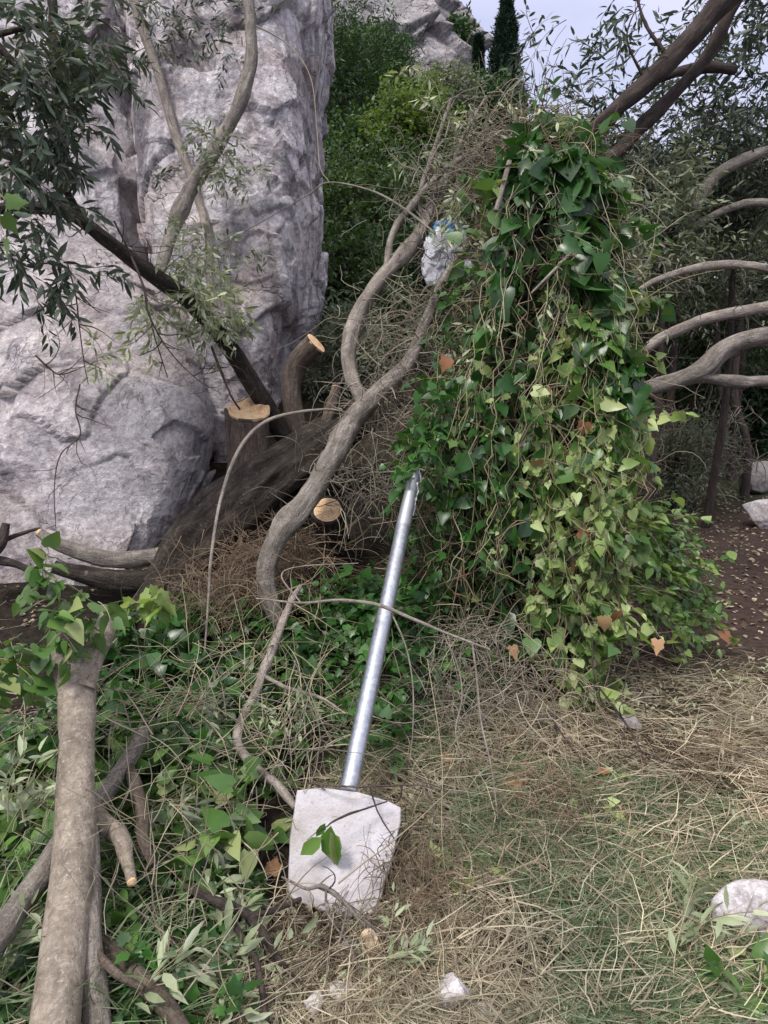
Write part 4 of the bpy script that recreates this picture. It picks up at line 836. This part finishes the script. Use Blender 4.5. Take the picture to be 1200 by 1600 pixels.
leaf_bunch('vine_sprig', 'sparse pale leaves scattered in the twig tops above the plastic bag', [(640, 110, 3.9, .04, 3), (655, 155, 3.9, .04, 3), (690, 240, 3.8, .1, 5), (740, 200, 3.9, .1, 5), (770, 155, 3.9, .06, 3), (640, 250, 3.8, .05, 3), (720, 330, 3.6, .1, 8)], OLIVE, .06, 6, 'olive_pale', .12)
leaf_bunch('vine_sprig', 'silvery leaves hanging beside the plastic bag in the middle of the twigs', [(735, 375, 3.45, .06, 9), (715, 350, 3.5, .05, 6), (760, 400, 3.4, .05, 5)], OLIVE, .05, 8, 'olive_pale', .1)
leaf_bunch('vine_sprig', 'dark heart leaves at the upper left shoulder of the leafy heap', [(755, 325, 3.2, .05, 4), (725, 395, 3.2, .03, 2), (785, 300, 3.15, .04, 3)], HEART, .085, 3, 'smilax_mid', .08)
leaf_bunch('vine_sprig', 'hanging green leaves on the right edge of the leafy heap by the forked limb', [(985, 590, 3.0, .05, 5), (975, 640, 2.98, .04, 4), (995, 560, 3.0, .04, 3)], HEART, .095, 3, 'smilax_dark', .1)
leaf_bunch('vine_sprig', 'small glossy leaves covering the torn top of the metal post', [(672, 690, 3.0, .06, 8), (668, 740, 2.95, .04, 6), (690, 640, 3.05, .07, 8), (640, 700, 3.08, .03, 3), (700, 760, 3.0, .06, 6)], HEART, .042, 8, 'ivy_small', .12)
# three leaves on the slab
root = thing('vine_sprig', 'dark twig with three green leaves hanging in front of the white slab', 'vine', P(600, 1252, 2.0)); g = G()
p_, r_ = route([(605, 1252, 2.03, 3), (570, 1264, 2.0, 4), (545, 1272, 1.97, 5), (520, 1284, 1.95, 4), (510, 1292, 1.94, 3), (495, 1300, 1.94, 2), (480, 1312, 1.94, 1.5)], 30); tube(g, p_, r_, 6, .1, 3); g.emit('stem', M['bark_umber'], root)
g = G(); po = np.array([P(517, 1290, 1.935), P(516, 1300, 1.93), P(503, 1308, 1.935), P(508, 1286, 1.94)]); ax_ = np.array([[.02, -.1, -1], [.25, -.1, -1], [-.75, -.1, -.65], [-.35, -.1, -.6]])
no_ = np.array([[-.5, -1, .2], [.9, -.8, .3], [-.1, -1, .4], [.2, -1, .2]]); leaves(g, OVAL, po, ax_, no_, np.array([.135, .105, .085, .05]), 0, .1); g.emit('leaves', M['smilax_mid'], root)

# olive sprigs lying about
def sprig(label, px, py, dx, dy, n, ln, size, leafm='olive_pale', d=None, lift=.03):
    c, dd = hit(px, py)
    if d: c = P(px, py, d); dd = d
    root = thing('olive_sprig', label, 'olive sprig', c); st = c + RS.normal(size=(n, 3)) * .02 + np.array([0, 0, lift])
    dr = np.array([dx, 0.15, -dy]) + RS.normal(size=(n, 3)) * .35; dr[:, 2] = np.maximum(dr[:, 2], -.1) if not d else dr[:, 2]
    pp = curly(st, dr, RS.uniform(.7, 1.2, n) * ln, 8, .1, .05)
    if not d: pp[..., 2] = np.maximum(pp[..., 2], gz(pp[..., 0], pp[..., 1]) + .01)
    g = G(); tubes(g, pp, .0018, .0009, 5); g.emit('stem', M['vine'], root)
    g = G(); spray_leaves(g, OLIVE, pp, 14, size, 0, .7, .8, .05); g.emit('leaves', M[leafm], root)
sprig('olive sprig with long pale leaves at the bottom left beside the tan trunk', 200, 1590, .9, -.5, 6, .26, .07, 'olive_pale', 1.62)
sprig('olive sprig of silvery leaves hanging left of the white slab', 310, 1375, .5, .25, 4, .15, .062, 'olive_pale', 1.9)
sprig('olive sprig fanned on the ground right below the white slab', 600, 1530, .5, -.3, 5, .11, .042)
sprig('pale olive flower sprig over the ivy, left of the metal post', 440, 1130, .2, -.1, 9, .14, .036, 'olive_pale', 2.45)
sprig('olive sprig lying in the dry grass at the right edge, above the whitish stone', 1110, 1320, .9, -.1, 5, .2, .05)
sprig('olive sprig in the grass at the far right below the path', 1090, 1230, .8, .1, 5, .2, .045, 'olive')
sprig('olive sprig with narrow leaves at the bottom right corner', 1040, 1560, .4, .1, 6, .2, .06)
sprig('olive sprig in the grass left of the whitish stone', 1040, 1500, .5, -.1, 5, .2, .055)
sprig('olive sprig with dull leaves in the ivy right of the splintered branch', 270, 1260, .4, .5, 6, .18, .05, 'olive', 1.98)
sprig('olive sprig hanging over the grey branch at the lower left edge', 40, 1300, -.2, -.6, 5, .16, .055, 'olive_pale', 1.85)
sprig('pale olive sprig at the bottom edge between the tan trunk and the brown stick', 330, 1560, .5, .1, 7, .2, .06, 'olive_pale')
sprig('olive sprig across the ivy below the lichen stick', 300, 1130, .7, -.1, 6, .2, .045, 'olive', 2.4)
sprig('long single olive shoot at the left edge beside the grey branch', 10, 1500, .3, -.8, 2, .12, .06, 'olive_pale', 1.7)

# ------------------------------------------------------------------ twig tangles, needles, grass, litter
def tangle(name, spec, mat_, n, ln, r, jit=.3, droop=.06, dirb=(0, 0, 0)):
    g = G()
    for (px, py, d, rx, ry, rd, w_) in spec:
        k = int(n * w_); c = P(px, py, d); s = RS.normal(size=(k, 3)) * np.array([rx, rd, ry]) * .55 + c
        s[:, 2] = np.maximum(s[:, 2], gz(s[:, 0], s[:, 1]))
        pp = curly(s, RS.normal(size=(k, 3)) + np.array(dirb), RS.uniform(.4, 1.2, k) * ln, 9, jit, droop)
        pp[..., 2] = np.maximum(pp[..., 2], gz(pp[..., 0], pp[..., 1], False) + .006)
        tubes(g, pp, RS.uniform(.5, 1.3, k) * r, r * .4, 4)
    return tag(g.emit(name, mat_), None, None, None, 'stuff')
tangle('dry_twigs', [(640, 520, 3.75, .28, .35, .3, 1.), (590, 640, 3.7, .22, .22, .25, .6), (690, 540, 3.65, .2, .25, .2, .7), (560, 760, 3.55, .25, .15, .25, .5), (620, 700, 3.5, .15, .3, .2, .5)], M['twig'], 300, .34, .0024, .28, .08)
tangle('dry_twigs', [(730, 290, 3.8, .3, .3, .3, 1.), (780, 240, 3.7, .25, .22, .25, .7), (680, 330, 3.8, .2, .3, .2, .5), (860, 330, 3.2, .3, .3, .12, .3), (930, 420, 3.2, .25, .3, .15, .3)], M['twig'], 260, .36, .0026, .3, .03, (.2, 0, .3))
tangle('dry_twigs', [(688, 400, 3.6, .10, .12, .04, 1.)], M['bark_umber'], 16, .22, .002, .2, .03)
tangle('dry_needles', [(400, 890, 3.3, .28, .14, .3, 1.), (350, 920, 3.2, .22, .10, .2, .7), (450, 860, 3.4, .2, .1, .2, .5)], M['twig_red'], 700, .22, .0018, .15, .1)
tangle('dry_twigs', [(330, 1010, 2.8, .35, .1, .3, .6), (280, 1080, 2.6, .3, .1, .3, .6), (200, 1120, 2.5, .2, .1, .2, .3), (480, 1100, 2.6, .25, .12, .2, .4), (380, 1200, 2.3, .2, .1, .2, .4), (300, 1300, 2.0, .3, .06, .2, .4), (60, 1200, 2.2, .2, .1, .2, .3), (420, 1000, 2.8, .2, .15, .2, .4)], M['vine'], 75, .42, .002, .28, .04, (0, -.2, .4))
tangle('dry_twigs', [(740, 1000, 2.95, .25, .12, .15, .8), (800, 1060, 2.85, .3, .06, .2, .8), (700, 1080, 2.75, .25, .05, .2, .6)], M['twig'], 240, .3, .002, .2, .1)
tangle('brush', [(1040, 720, 7.5, .7, .35, .6, 1.), (1110, 700, 7.8, .6, .4, .5, .8), (1000, 680, 7.2, .4, .5, .4, .6)], M['twig'], 200, .45, .005, .25, .0, (0, 0, .5))
tangle('background_twigs', [(1060, 450, 6., 1.0, .7, .7, 1.), (1130, 350, 6.2, .8, .6, .7, .8), (960, 330, 5.5, .7, .5, .5, .6), (1150, 560, 6.5, .7, .6, .5, .6)], M['bark_umber'], 110, .9, .004, .22, .0, (.4, 0, .3))

tangle('dry_twigs', [(250, 1330, 2.0, .3, .06, .2, 1.), (330, 1450, 1.85, .25, .04, .15, .8), (420, 1160, 2.4, .25, .1, .2, .8), (120, 1130, 2.3, .25, .1, .2, .6), (250, 1540, 1.72, .25, .04, .15, .7)], M['twig'], 110, .34, .0024, .16, .02, (0, -.1, .2))
def blades(n_, keep, y0, y1, ln, w, lie, az, azs, mat_, name, lift=.02, x0=-1.6, x1=2.4, seed=1):
    y = y0 + (y1 - y0) * RS.uniform(0, 1, n_) ** 1.35; x = RS.uniform(-1, 1, n_) * (.62 * y + .2)
    m_ = keep(x, y); x, y = x[m_], y[m_]; N = len(x)
    p = np.stack([x, y, gz(x, y, False) + RS.uniform(0, lift, N)], -1)
    fld = fbm(np.stack([x, y, 0 * x], -1) * 1.6, 3, seed) * azs * 1.6 + RS.normal(size=N) * azs * .55 + az
    dr = np.stack([np.cos(fld), np.sin(fld), 0 * fld], -1); L_ = RS.uniform(.45, 1.2, N) * ln
    el = np.clip(RS.normal(size=N) * .25 + lie, -.02, 1.3)
    s = np.array([0, .33, .66, 1.0]); bend = RS.uniform(.2, 1.0, N)
    P_ = p[:, None] + dr[:, None] * (L_ * np.cos(el))[:, None, None] * s[None, :, None] + np.array([0, 0, 1.])[None, None] * ((L_ * np.sin(el))[:, None] * s - (bend * L_ * .45)[:, None] * s ** 2)[..., None]
    P_[..., :2] += (np.stack([-np.sin(fld), np.cos(fld)], -1) * (RS.normal(size=N) * L_ * .42)[:, None])[:, None] * (s ** 2)[None, :, None]
    P_[..., 2] = np.maximum(P_[..., 2], p[:, None, 2] - .004 + RS.uniform(0, lift * .8, N)[:, None])
    sd = np.cross(dr, np.array([0, 0, 1.])) + RS.normal(size=(N, 3)) * .5; sd = nrm(sd)
    ww = (RS.uniform(.6, 1.3, N) * w)[:, None] * np.array([.9, 1, .75, .12])
    a = P_ + sd[:, None] * ww[..., None] * .5; b = P_ - sd[:, None] * ww[..., None] * .5
    v = np.stack([a, b], 2).reshape(N, 8, 3); fc = np.array([[0, 1, 3, 2], [2, 3, 5, 4], [4, 5, 7, 6]])
    g = G(); g.add(v, fc[None] + (np.arange(N) * 8)[:, None, None], np.full(N * 3, 4)); return tag(g.emit(name, mat_), None, None, None, 'stuff')
nz2 = lambda x, y, f, s: fbm(np.stack([x, y, 0 * x], -1) * f, 3, s)
ledge = lambda x, y: x > -.30 + .16 * (y - 1.7) + .12 * nz2(x, y, 3, 91)
grassy = lambda x, y: ledge(x, y) & ~((x > -.33) & (x < .04) & (y > 1.50) & (y < 1.95)) & (RS.uniform(0, 1, len(x)) > path_mask(x, y) * 1.3)
blades(42000, lambda x, y: grassy(x, y) & ((nz2(x, y, 2.6, 31) > -.22) | (RS.uniform(0, 1, len(x)) < .25)), 1.25, 3.7, .115, .0023, .16, 2.5, 1.3, M['straw'], 'dry_grass', .03, seed=3)
blades(56000, lambda x, y: grassy(x, y) & (nz2(x, y, 1.5, 37) > .04), 1.25, 3.6, .125, .0027, .42, -.9, .8, M['greengrass'], 'green_grass', .03, seed=5)
blades(9000, lambda x, y: grassy(x, y), 1.3, 4.2, .22, .003, .2, .3, 1.2, M['straw'], 'dry_grass', .05, seed=7)
blades(1300, lambda x, y: ~ledge(x, y), 1.25, 3.3, .16, .0028, .3, -1.2, 1.2, M['straw'], 'dry_grass', .05, seed=9)
blades(3500, lambda x, y: ~ledge(x, y) & (x < -.5), 1.3, 2.4, .26, .0045, .8, -1.2, 1.5, M['greengrass'], 'green_grass', .04, seed=11)
def tufts(n_, per, keep, y0, y1, ln, w, mat_, name, seed):
    rs = np.random.RandomState(seed); y = y0 + (y1 - y0) * rs.uniform(0, 1, n_) ** 1.4; x = rs.uniform(-1, 1, n_) * (.62 * y + .2); k = keep(x, y); x, y = x[k], y[k]
    n2 = len(x) * per; c = np.repeat(np.stack([x, y, gz(x, y, False)], -1), per, 0); a = np.repeat(rs.normal(size=len(x)) * .7 - .8, per) + rs.normal(size=n2) * .45
    c[:, :2] += rs.normal(size=(n2, 2)) * .035; L_ = rs.uniform(.5, 1.25, n2) * ln; el = np.abs(rs.normal(size=n2) * .35 + .55)
    s_ = np.linspace(0, 1, 5); dr = np.stack([np.cos(a), np.sin(a), 0 * a], -1)
    p = c[:, None] + dr[:, None] * (L_ * np.cos(el))[:, None, None] * s_[None, :, None]; p[..., 2] += (L_ * np.sin(el))[:, None] * s_ - (L_ * rs.uniform(.3, .75, n2))[:, None] * s_ ** 2
    p[..., :2] += (np.stack([-np.sin(a), np.cos(a)], -1) * (rs.normal(size=n2) * L_ * .2)[:, None])[:, None] * (s_ ** 2)[None, :, None]
    p[..., 2] = np.maximum(p[..., 2], c[:, None, 2] + .012); sd = nrm(np.cross(dr, np.array([0, 0, 1.])) + rs.normal(size=(n2, 3)) * .4)
    ww = (rs.uniform(.6, 1.3, n2) * w)[:, None] * np.array([.8, 1, .9, .6, .08]); v = np.stack([p + sd[:, None] * ww[..., None] / 2, p - sd[:, None] * ww[..., None] / 2], 2).reshape(n2, 10, 3)
    fc = np.array([[0, 1, 3, 2], [2, 3, 5, 4], [4, 5, 7, 6], [6, 7, 9, 8]]); g = G(); g.add(v, fc[None] + (np.arange(n2) * 10)[:, None, None], np.full(n2 * 4, 4)); return tag(g.emit(name, mat_), None, None, None, 'stuff')
tufts(210, 34, lambda x, y: grassy(x, y) & (nz2(x, y, 1.5, 37) > -.05), 1.3, 3.2, .2, .0034, M['greengrass'], 'green_grass', 101)
tufts(90, 40, lambda x, y: grassy(x, y) & (nz2(x, y, 1.5, 41) > -.05), 1.5, 3.6, .26, .0028, M['straw'], 'dry_grass', 103)
# litter
g = G(); n = 5200; y = RS.uniform(2.8, 11, n); x = RS.uniform(.3, 1.0, n) * (.62 * y + .3); k = RS.uniform(0, 1, n) < path_mask(x, y); x, y = x[k], y[k]
p = np.stack([x, y, gz(x, y) + .006], -1); leaves(g, DIAM, p, RS.normal(size=p.shape) * np.array([1, 1, .2]), RS.normal(size=p.shape) * .3 + np.array([0, 0, 1.]), RS.uniform(.02, .055, len(p)))
tag(g.emit('leaf_litter', M['chips']), None, None, None, 'stuff')
g = G(); n = 14000; y = RS.uniform(1.25, 3.5, n); x = RS.uniform(-1, 1, n) * (.62 * y + .2); k = (nz2(x, y, 2.5, 55) + .45 * (y < 1.7) * (x < .35) > .02); x, y = x[k], y[k]
p = np.stack([x, y, gz(x, y, False) + RS.uniform(.004, .03, len(x))], -1); leaves(g, DIAM, p, RS.normal(size=p.shape) * np.array([1, 1, .25]), RS.normal(size=p.shape) * .4 + np.array([0, 0, 1.]), RS.uniform(.01, .035, len(p)))
tag(g.emit('leaf_litter', M['chips']), None, None, None, 'stuff')
g = G(); n = 2600; y = RS.uniform(1.25, 3.5, n); x = RS.uniform(-1, 1, n) * (.62 * y + .2); k = (nz2(x, y, 2.2, 57) > .05) & ledge(x, y) & (path_mask(x, y) < .3); x, y = x[k], y[k]
p = np.stack([x, y, gz(x, y, False) + RS.uniform(.015, .045, len(x))], -1); leaves(g, OLIVE, p, RS.normal(size=p.shape) * np.array([1, 1, .25]), RS.normal(size=p.shape) * .5 + np.array([0, 0, 1.]), RS.uniform(.025, .055, len(p)))
tag(g.emit('leaf_litter', M['olive_pale']), None, None, None, 'stuff')
tangle('dry_twigs', [(800, 1250, 2.2, .5, .02, .5, .6), (950, 1400, 1.9, .5, .02, .3, .5), (1050, 1180, 2.5, .5, .02, .4, .6), (700, 1450, 1.85, .4, .02, .2, .4), (560, 1550, 1.75, .3, .02, .15, .5)], M['twig_red'], 90, .2, .0017, .12, .08)
tangle('dry_needles', [(1130, 1190, 2.6, .2, .02, .25, 1.), (650, 1350, 1.95, .12, .02, .15, .7), (580, 1540, 1.75, .2, .02, .12, 1.), (500, 1470, 1.8, .15, .02, .1, .7), (860, 1240, 2.3, .2, .02, .2, .6)], M['twig_red'], 420, .12, .0015, .18, .12)
# single dry leaves
for lb, px, py, sz in (('curled orange dry leaf in the grass right of the metal post', 790, 1248, .075), ('red brown dry leaf in the grass at centre right', 965, 1398, .055), ('brown dry leaf high in the dry grass near the heap', 962, 1292, .05),
                       ('orange dry leaf at the bottom edge beside the buried stone', 660, 1535, .045), ('dry brown leaf at the left of the white slab', 425, 1382, .06), ('dull brown leaf in the grass left of the curled orange leaf', 690, 1195, .05)):
    c, d = hit(px, py); g = G(); leaves(g, IVY, np.array([c + (0, 0, .035)]), RS.normal(size=(1, 3)) * np.array([1, .5, .2]), np.array([[.1, -.7, .8]]), np.array([sz]), 0, .2)
    tag(g.emit('dry_leaf', M['dead_leaf']), lb, 'dry leaf')

# ------------------------------------------------------------------ trees and bushes behind
def crown_geo(c, rad, nclump, nspray, ln, T, size, nl, up=.7, droop=.1, shell=.55):
    """many leafy twigs round clump centres spread through the crown"""
    u = nrm(RS.normal(size=(nclump, 3))) * RS.uniform(shell, 1, (nclump, 1)); cc = c + u * rad
    st = np.repeat(cc, nspray, 0) + RS.normal(size=(nclump * nspray, 3)) * np.mean(rad) * .16
    dr = np.repeat(u, nspray, 0) * .7 + RS.normal(size=st.shape) * .7 + np.array([0, 0, .15])
    pp = curly(st, dr, RS.uniform(.6, 1.2, len(st)) * ln, 6, .15, droop * .3)
    gl = G(); spray_leaves(gl, T, pp, nl, size, 0, .85, up, .05); return gl, pp, cc
def bush(label, px, py, d, rpx, hpx, leafm, T, size, nclump=60, nspray=10, nl=10, ln=.4, name='bush', trunk=True, group=None, cat_='bush', shell=.45):
    c = P(px, py, d); rad = np.array([rpx, rpx, hpx]) * d / F; zb = float(gz(c[0], c[1])); base = np.array([c[0], c[1], min(zb, c[2] - rad[2] * .3)])
    root = thing(name, label, cat_, base, group); gl, pp, cc = crown_geo(c, rad, nclump, nspray, ln, T, size, nl, shell=shell)
    gl.emit('crown', M[leafm], root)
    g = G(); mid = c - np.array([0, 0, rad[2] * .4])
    pt = cat([base - (0, 0, .1), base * .5 + mid * .5 + RS.normal(size=3) * .05 * d / 8, mid], 20); tube(g, pt, np.linspace(.007, .004, 20) * d, 8, .1, int(px))
    lim = np.stack([np.linspace(mid, q_, 8) + np.sin(np.linspace(0, math.pi, 8))[:, None] * RS.normal(size=3) * .08 * rad[0] for q_ in cc[::3]]); tubes(g, lim, .003 * d, .001 * d, 5)
    if len(pp): tubes(g, pp[::4], .0005 * d, .0002 * d, 3)
    g.emit('trunk', M['bark_umber'], root); return root
# left hillside
bush('dark evergreen bush beside the right edge of the pale slab, low on the slope', 545, 445, 8.0, 75, 70, 'bush_mid', OVAL, .07, 60, 10, 10, .35)
bush('mid green bush in the gap behind the pale limb and bag', 630, 440, 9.0, 75, 80, 'bush_dark', OVAL, .075, 60, 10, 10, .35)
bush('leafy green bush half way up the slope beside the pale slab', 555, 330, 10.0, 85, 80, 'bush_mid', OVAL, .075, 70, 11, 10, .4)
bush('dark bush behind the twig tops on the hillside', 680, 330, 11.0, 90, 90, 'bush_dark', OVAL, .08, 70, 10, 10, .4)
bush('light yellow green bush standing out on the hillside', 645, 215, 12.0, 55, 75, 'bush_light', OVAL, .085, 70, 11, 10, .4)
bush('dark feathery conifer hugging the upper right edge of the pale slab', 545, 180, 14.0, 60, 150, 'bush_dark', NEED, .11, 110, 12, 12, .6, 'conifer', cat_='tree')
bush('tall feathery green conifer below the cliff', 600, 170, 16.0, 50, 110, 'bush_dark', NEED, .13, 110, 12, 12, .6, 'conifer', cat_='tree')
bush('dark shrub on the slope left of the light bush', 545, 260, 12.5, 60, 55, 'bush_dark', OVAL, .09, 60, 10, 10, .4)
bush('grey green shrub at the foot of the cliff', 690, 165, 18.0, 45, 45, 'olive', OVAL, .12, 60, 10, 10, .5)
bush('dark shrub on the ridge below the tall cypress', 770, 190, 20.0, 60, 55, 'bush_dark', OVAL, .13, 60, 10, 10, .5)
bush('shrub growing on the cliff face', 660, 45, 38.0, 18, 30, 'bush_dark', OVAL, .3, 40, 8, 8, 1.0)
bush('dark shrub topping the cliff edge', 712, 85, 38.0, 18, 30, 'bush_dark', OVAL, .3, 40, 8, 8, 1.0)
bush('low olive shoots behind the sawn limb', 540, 560, 5.4, 55, 60, 'olive', OLIVE, .06, 40, 9, 10, .28)
bush('dense dark thicket in the gap behind the bent limb', 610, 560, 6.5, 90, 75, 'bush_dark', OVAL, .065, 70, 11, 10, .3)
# cypresses
def cypress(label, px, ptop, pbot, d, wpx):
    b = P(px, pbot, d); t_ = P(px, ptop, d); hh = t_[2] - b[2]; n = 2200
    root = thing('cypress_tree', label, 'tree', b); z = RS.uniform(0, 1, n) ** .85; r = wpx * d / F / 2 * np.clip((1.02 - z) * 1.25 * np.minimum(1, .4 + z * 3), 0, 1) * (.8 + .3 * vnoise(np.stack([z * 9, 0 * z, 0 * z], -1), 4)); a = RS.uniform(0, 2 * math.pi, n)
    rr = np.sqrt(RS.uniform(.1, 1, n)) * r
    st = b + np.stack([np.cos(a) * rr, np.sin(a) * rr, z * hh], -1); pp = curly(st, np.stack([np.cos(a) * .35, np.sin(a) * .35, 1 + 0 * a], -1), RS.uniform(.5, 1.1, n) * .011 * d, 5, .1, 0)
    g = G(); spray_leaves(g, NEED, pp, 12, .0055 * d, 0, .6, .3); g.emit('crown', M['cypress'], root)
    g = G(); tube(g, np.linspace(b - (0, 0, 1), b + (0, 0, hh * .9), 12), np.linspace(.006, .001, 12) * d, 8); g.emit('trunk', M['bark_umber'], root)
cypress('tall dark cypress rising against the sky above the ridge', 785, 14, 225, 30, 78)
cypress('small slim cypress left of the tall one, on the ridge', 745, 78, 190, 34, 14)
# right side
def olive_tree(label, trunks, crowns, T, size, leafm, ln, nl=12, bm='bark_umber', seed=70):
    path, rad = route(trunks[0], 90); rad = rad * .66; root = thing('olive_tree', label, 'tree', path[0]); g = G(); tube(g, path, rad, 20, .08, seed)
    for tr_ in trunks[1:]:
        p2, r2 = route(tr_, 60); tube(g, p2, r2 * .66, 14, .08, seed + 3)
    gl = G(); allp = []
    for (px, py, d, rx, ry, rd, k) in crowns:
        c = P(px, py, d); st = c + RS.normal(size=(k, 3)) * np.array([rx, rd, ry]) * .55; dr = RS.normal(size=(k, 3)) * .6 + np.array([-.7, -.1, -.3])
        pp = curly(st, dr, RS.uniform(.5, 1.2, k) * ln, 7, .15, .06); allp.append(pp); spray_leaves(gl, T, pp, nl, size, 0, .7, .5, .1)
    pp = np.concatenate(allp); tubes(g, pp, .003, .0012, 4); g.emit('trunk', M[bm], root); gl.emit('crown', M[leafm], root)
olive_tree('leaning olive tree with dark trunks crossing the upper right sky',
    [[(870, 960, 5.2, 60), (868, 700, 5.1, 58), (872, 450, 5.0, 56), (872, 300, 4.9, 34), (893, 238, 4.8, 32), (945, 186, 4.7, 34), (1012, 128, 4.6, 42), (1080, 60, 4.5, 48), (1140, -10, 4.4, 50), (1230, -110, 4.3, 54)],
     [(890, 440, 5.0, 40), (912, 340, 4.9, 30), (940, 272, 4.8, 32), (992, 208, 4.75, 31), (1052, 148, 4.7, 29), (1108, 84, 4.65, 28), (1145, 10, 4.6, 28), (1200, -80, 4.6, 28)],
     [(950, 195, 4.75, 22), (1000, 140, 4.8, 20), (1050, 115, 4.85, 22), (1110, 105, 4.9, 24), (1150, 110, 4.9, 20)], [(1050, 95, 4.6, 12), (1010, 40, 4.6, 8), (985, -40, 4.6, 5)], [(1010, 130, 4.6, 9), (980, 60, 4.5, 5), (1000, 0, 4.5, 4)]],
    [(1140, 140, 5.4, .5, .55, .5, 130), (1060, 270, 5.6, .6, .3, .5, 150), (1170, 260, 5.6, .5, .4, .5, 160), (950, 120, 5.2, .3, .35, .4, 24), (970, 215, 5.3, .4, .18, .4, 44), (880, 200, 5.4, .25, .15, .3, 22), (830, 50, 5.4, .06, .08, .1, 4), (825, 95, 5.4, .04, .05, .1, 3), (1170, 20, 5.2, .4, .35, .4, 60), (980, 40, 5.0, .25, .2, .3, 14)],
    OLIVE, .078, 'olive_dark', .34)
bush('broad dark olive crown behind the right hand limbs', 1060, 380, 8.0, 130, 90, 'olive', OLIVE, .075, 80, 11, 12, .45, 'olive_bush', cat_='tree')
bush('wispy grey green olive foliage between the heap and the upper right limbs', 1040, 350, 4.9, 75, 95, 'olive', OLIVE, .06, 40, 8, 10, .3, 'olive_bush', cat_='tree', shell=.2)
bush('wispy grey green foliage at the right edge above the thin pale limb', 1150, 330, 6.0, 90, 70, 'olive', OLIVE, .065, 40, 9, 10, .35, 'olive_bush', cat_='tree', shell=.2)
bush('dark olive crown at the right edge behind the overhead trunks', 1185, 320, 8.5, 120, 120, 'olive_dark', OLIVE, .08, 80, 11, 12, .45, 'olive_bush', cat_='tree')
bush('dark olive crown behind the top of the leafy heap', 930, 310, 9.0, 110, 90, 'olive_dark', OLIVE, .08, 80, 11, 12, .45, 'olive_bush', cat_='tree')
bush('shaded thicket under the right hand limbs', 1100, 500, 10.0, 160, 110, 'bush_dark', OVAL, .085, 90, 12, 10, .45)
bush('fresh green bush under the forked right limb', 1080, 640, 11.0, 45, 40, 'bush_mid', OVAL, .07, 50, 10, 10, .3)
bush('dark bush at the right edge behind the slim trunks', 1190, 640, 11.0, 80, 75, 'bush_dark', OVAL, .085, 70, 11, 10, .4)
bush('large shaded evergreen far behind the right hand limbs', 1010, 560, 13.0, 160, 120, 'bush_dark', OVAL, .10, 90, 12, 10, .5)
bush('tall shaded evergreen at the far right behind everything', 1210, 450, 15.0, 150, 190, 'bush_dark', OVAL, .12, 110, 13, 10, .6)
bush('distant evergreen between the heap and the right hand olive', 900, 420, 14.0, 120, 170, 'bush_dark', OVAL, .11, 100, 13, 10, .6)
bush('grey leaved low shrub behind the heap on the path edge', 1050, 725, 7.4, 70, 55, 'olive', OLIVE, .055, 60, 9, 9, .3, trunk=True)
for lb, pts, sd in (('slim bare trunk behind the forked right limb, left of two', [(1128, 745, 8.2, 12), (1132, 690, 8.2, 12), (1135, 640, 8.2, 13), (1122, 590, 8.2, 12), (1120, 480, 8.2, 10)], 90),
                    ('slim crooked trunk behind the forked right limb beside the angular block', [(1163, 775, 8, 18), (1168, 720, 8, 15), (1165, 680, 8, 14), (1152, 640, 8, 14), (1148, 590, 8, 13), (1160, 480, 8, 11)], 91)):
    branch('bare_tree', lb, pts, M['bark_umber'], 40, 12, .08, sd, cat_='tree', twigs=6)
